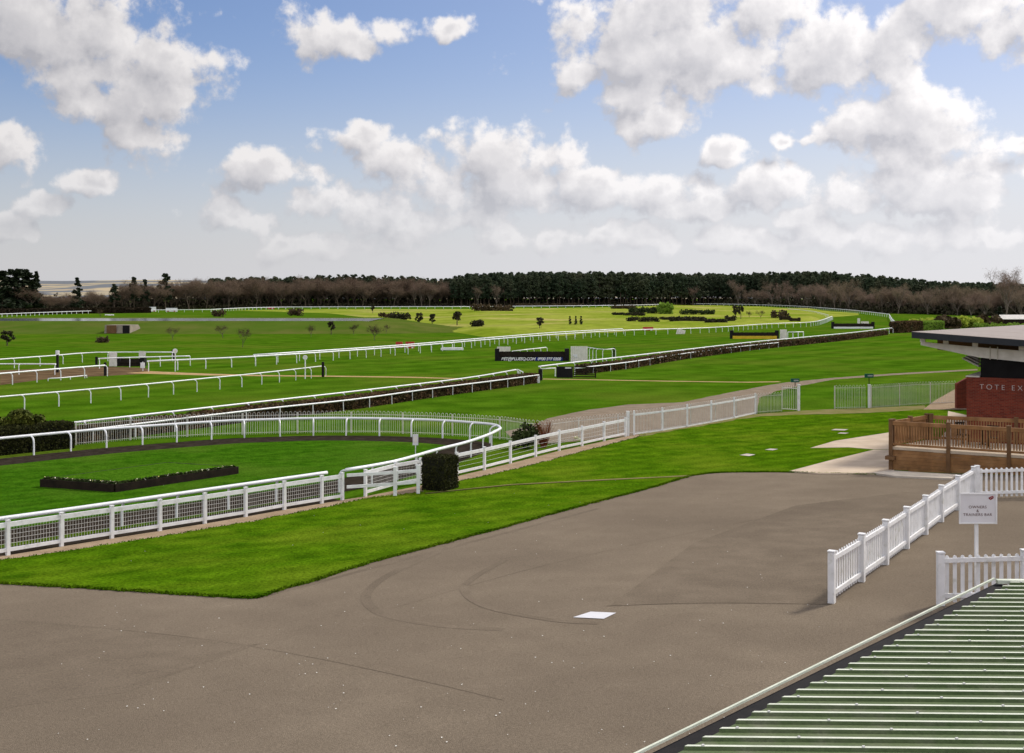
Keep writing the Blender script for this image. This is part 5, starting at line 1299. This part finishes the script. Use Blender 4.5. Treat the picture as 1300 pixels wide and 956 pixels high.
fb1 = grp.nodes.new('ShaderNodeTexNoise'); fb1.noise_dimensions = '2D'; fb1.inputs['Scale'].default_value = 23; fb1.inputs['Detail'].default_value = 8; fb1.inputs['Roughness'].default_value = .62; grp.links.new(gi.outputs[0], fb1.inputs['Vector'])
vo = grp.nodes.new('ShaderNodeTexVoronoi'); vo.voronoi_dimensions = '2D'; vo.feature = 'F1'; vo.inputs['Scale'].default_value = 27; vo.inputs['Detail'].default_value = 2.0; vo.inputs['Roughness'].default_value = .5
vw = grp.nodes.new('ShaderNodeVectorMath'); vw.operation = 'MULTIPLY_ADD'; grp.links.new(vs.outputs[0], vw.inputs[0]); vw.inputs[1].default_value = (.012, .012, 0); grp.links.new(gi.outputs[0], vw.inputs[2])
grp.links.new(vw.outputs[0], vo.inputs['Vector'])
bil = gmath('MULTIPLY_ADD', vo.outputs['Distance'], -0.62, 0.47)
D = gmath('ADD', gmath('ADD', gmath('MAXIMUM', acc, -1.2), bil), gmath('MULTIPLY_ADD', fb1.outputs['Fac'], 2.2, -1.08))
grp.links.new(D, go.inputs[0])
tc = N_('ShaderNodeTexCoord'); sx_ = N_('ShaderNodeSeparateXYZ'); LK(tc.outputs['Generated'], sx_.inputs[0])
def wm(op, a, b=None, c=None, clamp=False):
    n = N_('ShaderNodeMath'); n.operation = op; n.use_clamp = clamp
    for i, v in enumerate((a, b, c)):
        if v is None: continue
        if isinstance(v, (int, float)): n.inputs[i].default_value = v
        else: LK(v, n.inputs[i])
    return n.outputs[0]
azn = wm('ARCTAN2', sx_.outputs[0], sx_.outputs[1]); eln = wm('ARCSINE', sx_.outputs[2])
cmb = N_('ShaderNodeCombineXYZ'); LK(azn, cmb.inputs[0]); LK(eln, cmb.inputs[1])
def dens(offset):
    a = N_('ShaderNodeVectorMath'); a.operation = 'ADD'; LK(cmb.outputs[0], a.inputs[0]); a.inputs[1].default_value = offset
    n = N_('ShaderNodeGroup'); n.node_tree = grp; LK(a.outputs[0], n.inputs[0]); return n.outputs[0]
d0, d1 = dens((0, 0, 0)), dens((.012, .016, 0))
def smooth_(v, a, b):
    n = N_('ShaderNodeMapRange'); n.interpolation_type = 'SMOOTHSTEP'; n.inputs['From Min'].default_value = a; n.inputs['From Max'].default_value = b; LK(v, n.inputs['Value']); return n.outputs['Result']
alpha = smooth_(d0, -0.08, 0.46)
# light on the clouds: thin towards the sun = bright, thick = grey
lit = wm('MULTIPLY', wm('SUBTRACT', d0, d1), 0.60)
lit = wm('ADD', lit, 0.50); litc = wm('MINIMUM', wm('MAXIMUM', lit, 0.0), 1.0)
thick = smooth_(d0, 0.35, 1.3)
shade = wm('MULTIPLY', litc, wm('SUBTRACT', 1.0, wm('MULTIPLY', thick, 0.46)))
cr = N_('ShaderNodeValToRGB'); cr.color_ramp.elements[0].color = (0.53, 0.53, 0.575, 1); cr.color_ramp.elements[1].color = (1.0, 0.97, 0.97, 1); cr.color_ramp.elements[0].position = .08; cr.color_ramp.elements[1].position = .85
e_ = cr.color_ramp.elements.new(.45); e_.color = (0.74, 0.725, 0.75, 1); LK(shade, cr.inputs[0])
# brighter towards the sun's side
right = smooth_(azn, -0.5, 0.45)
behind = smooth_(sx_.outputs[1], 0.35, -0.45)          # unseen clouds behind the camera, brightened as added fill for camera-facing sides
cb = wm('ADD', wm('MULTIPLY_ADD', right, 0.20, 0.64), wm('MULTIPLY', behind, 1.15))
bgs, bgc, bgh = N_('ShaderNodeBackground'), N_('ShaderNodeBackground'), N_('ShaderNodeBackground')
hs = N_('ShaderNodeHueSaturation'); hs.inputs['Saturation'].default_value = 1.15; LK(sky.outputs[0], hs.inputs['Color'])
tn = N_('ShaderNodeVectorMath'); tn.operation = 'MULTIPLY'; LK(hs.outputs[0], tn.inputs[0]); tn.inputs[1].default_value = (1.0, .93, 1.06); LK(tn.outputs[0], bgs.inputs[0]); bgs.inputs[1].default_value = 0.078
LK(cr.outputs[0], bgc.inputs[0]); LK(cb, bgc.inputs[1])
bgh.inputs[0].default_value = (.745, .75, .79, 1); LK(wm('MULTIPLY_ADD', right, 0.17, 0.64), bgh.inputs[1])
hz = wm('POWER', wm('SUBTRACT', 1.0, smooth_(eln, -0.02, 0.25)), 1.6)
hz = wm('MINIMUM', wm('ADD', wm('MULTIPLY', hz, 0.92), wm('MULTIPLY', right, 0.26)), 0.95)
m1 = N_('ShaderNodeMixShader'); LK(hz, m1.inputs[0]); LK(bgs.outputs[0], m1.inputs[1]); LK(bgh.outputs[0], m1.inputs[2])
lowfade = wm('MULTIPLY', alpha, smooth_(eln, -0.02, 0.115))
m2 = N_('ShaderNodeMixShader'); LK(lowfade, m2.inputs[0]); LK(m1.outputs[0], m2.inputs[1]); LK(bgc.outputs[0], m2.inputs[2])
LK(m2.outputs[0], out.inputs[0])
sl = bpy.data.lights.new('sun', 'SUN'); sl.energy = 2.9; sl.angle = math.radians(8.0); sl.color = (1.0, .95, .87)
so = bpy.data.objects.new('sun', sl); COL.objects.link(so)
az, el = math.radians(SUN_AZ), math.radians(SUN_EL)
sd = Vector((math.sin(az) * math.cos(el), math.cos(az) * math.cos(el), math.sin(el)))
so.rotation_euler = (-sd).to_track_quat('-Z', 'Y').to_euler(); so.location = sd * 50

# ------------------------------------------------------------------ camera
cam = bpy.data.cameras.new('camera'); co = bpy.data.objects.new('camera', cam); COL.objects.link(co); S.camera = co
co.location = (0, 0, H0); co.rotation_euler = (PI / 2, 0, 0)
cam.sensor_width = 36.0; cam.lens = 36.0 * F / 1300.0; cam.shift_y = -(478.0 - HY) / 1300.0; cam.clip_start = 0.1; cam.clip_end = 20000
S.view_settings.view_transform = 'Standard'; S.view_settings.look = 'None'; S.view_settings.exposure = 0.34; S.view_settings.gamma = 1.0
S.view_settings.use_curve_mapping = False
S.cycles.use_denoising = True
S.cycles.max_bounces = 4; S.cycles.diffuse_bounces = 2; world.cycles.sampling_method = 'MANUAL'; world.cycles.sample_map_resolution = 512; S.cycles.transparent_max_bounces = 8
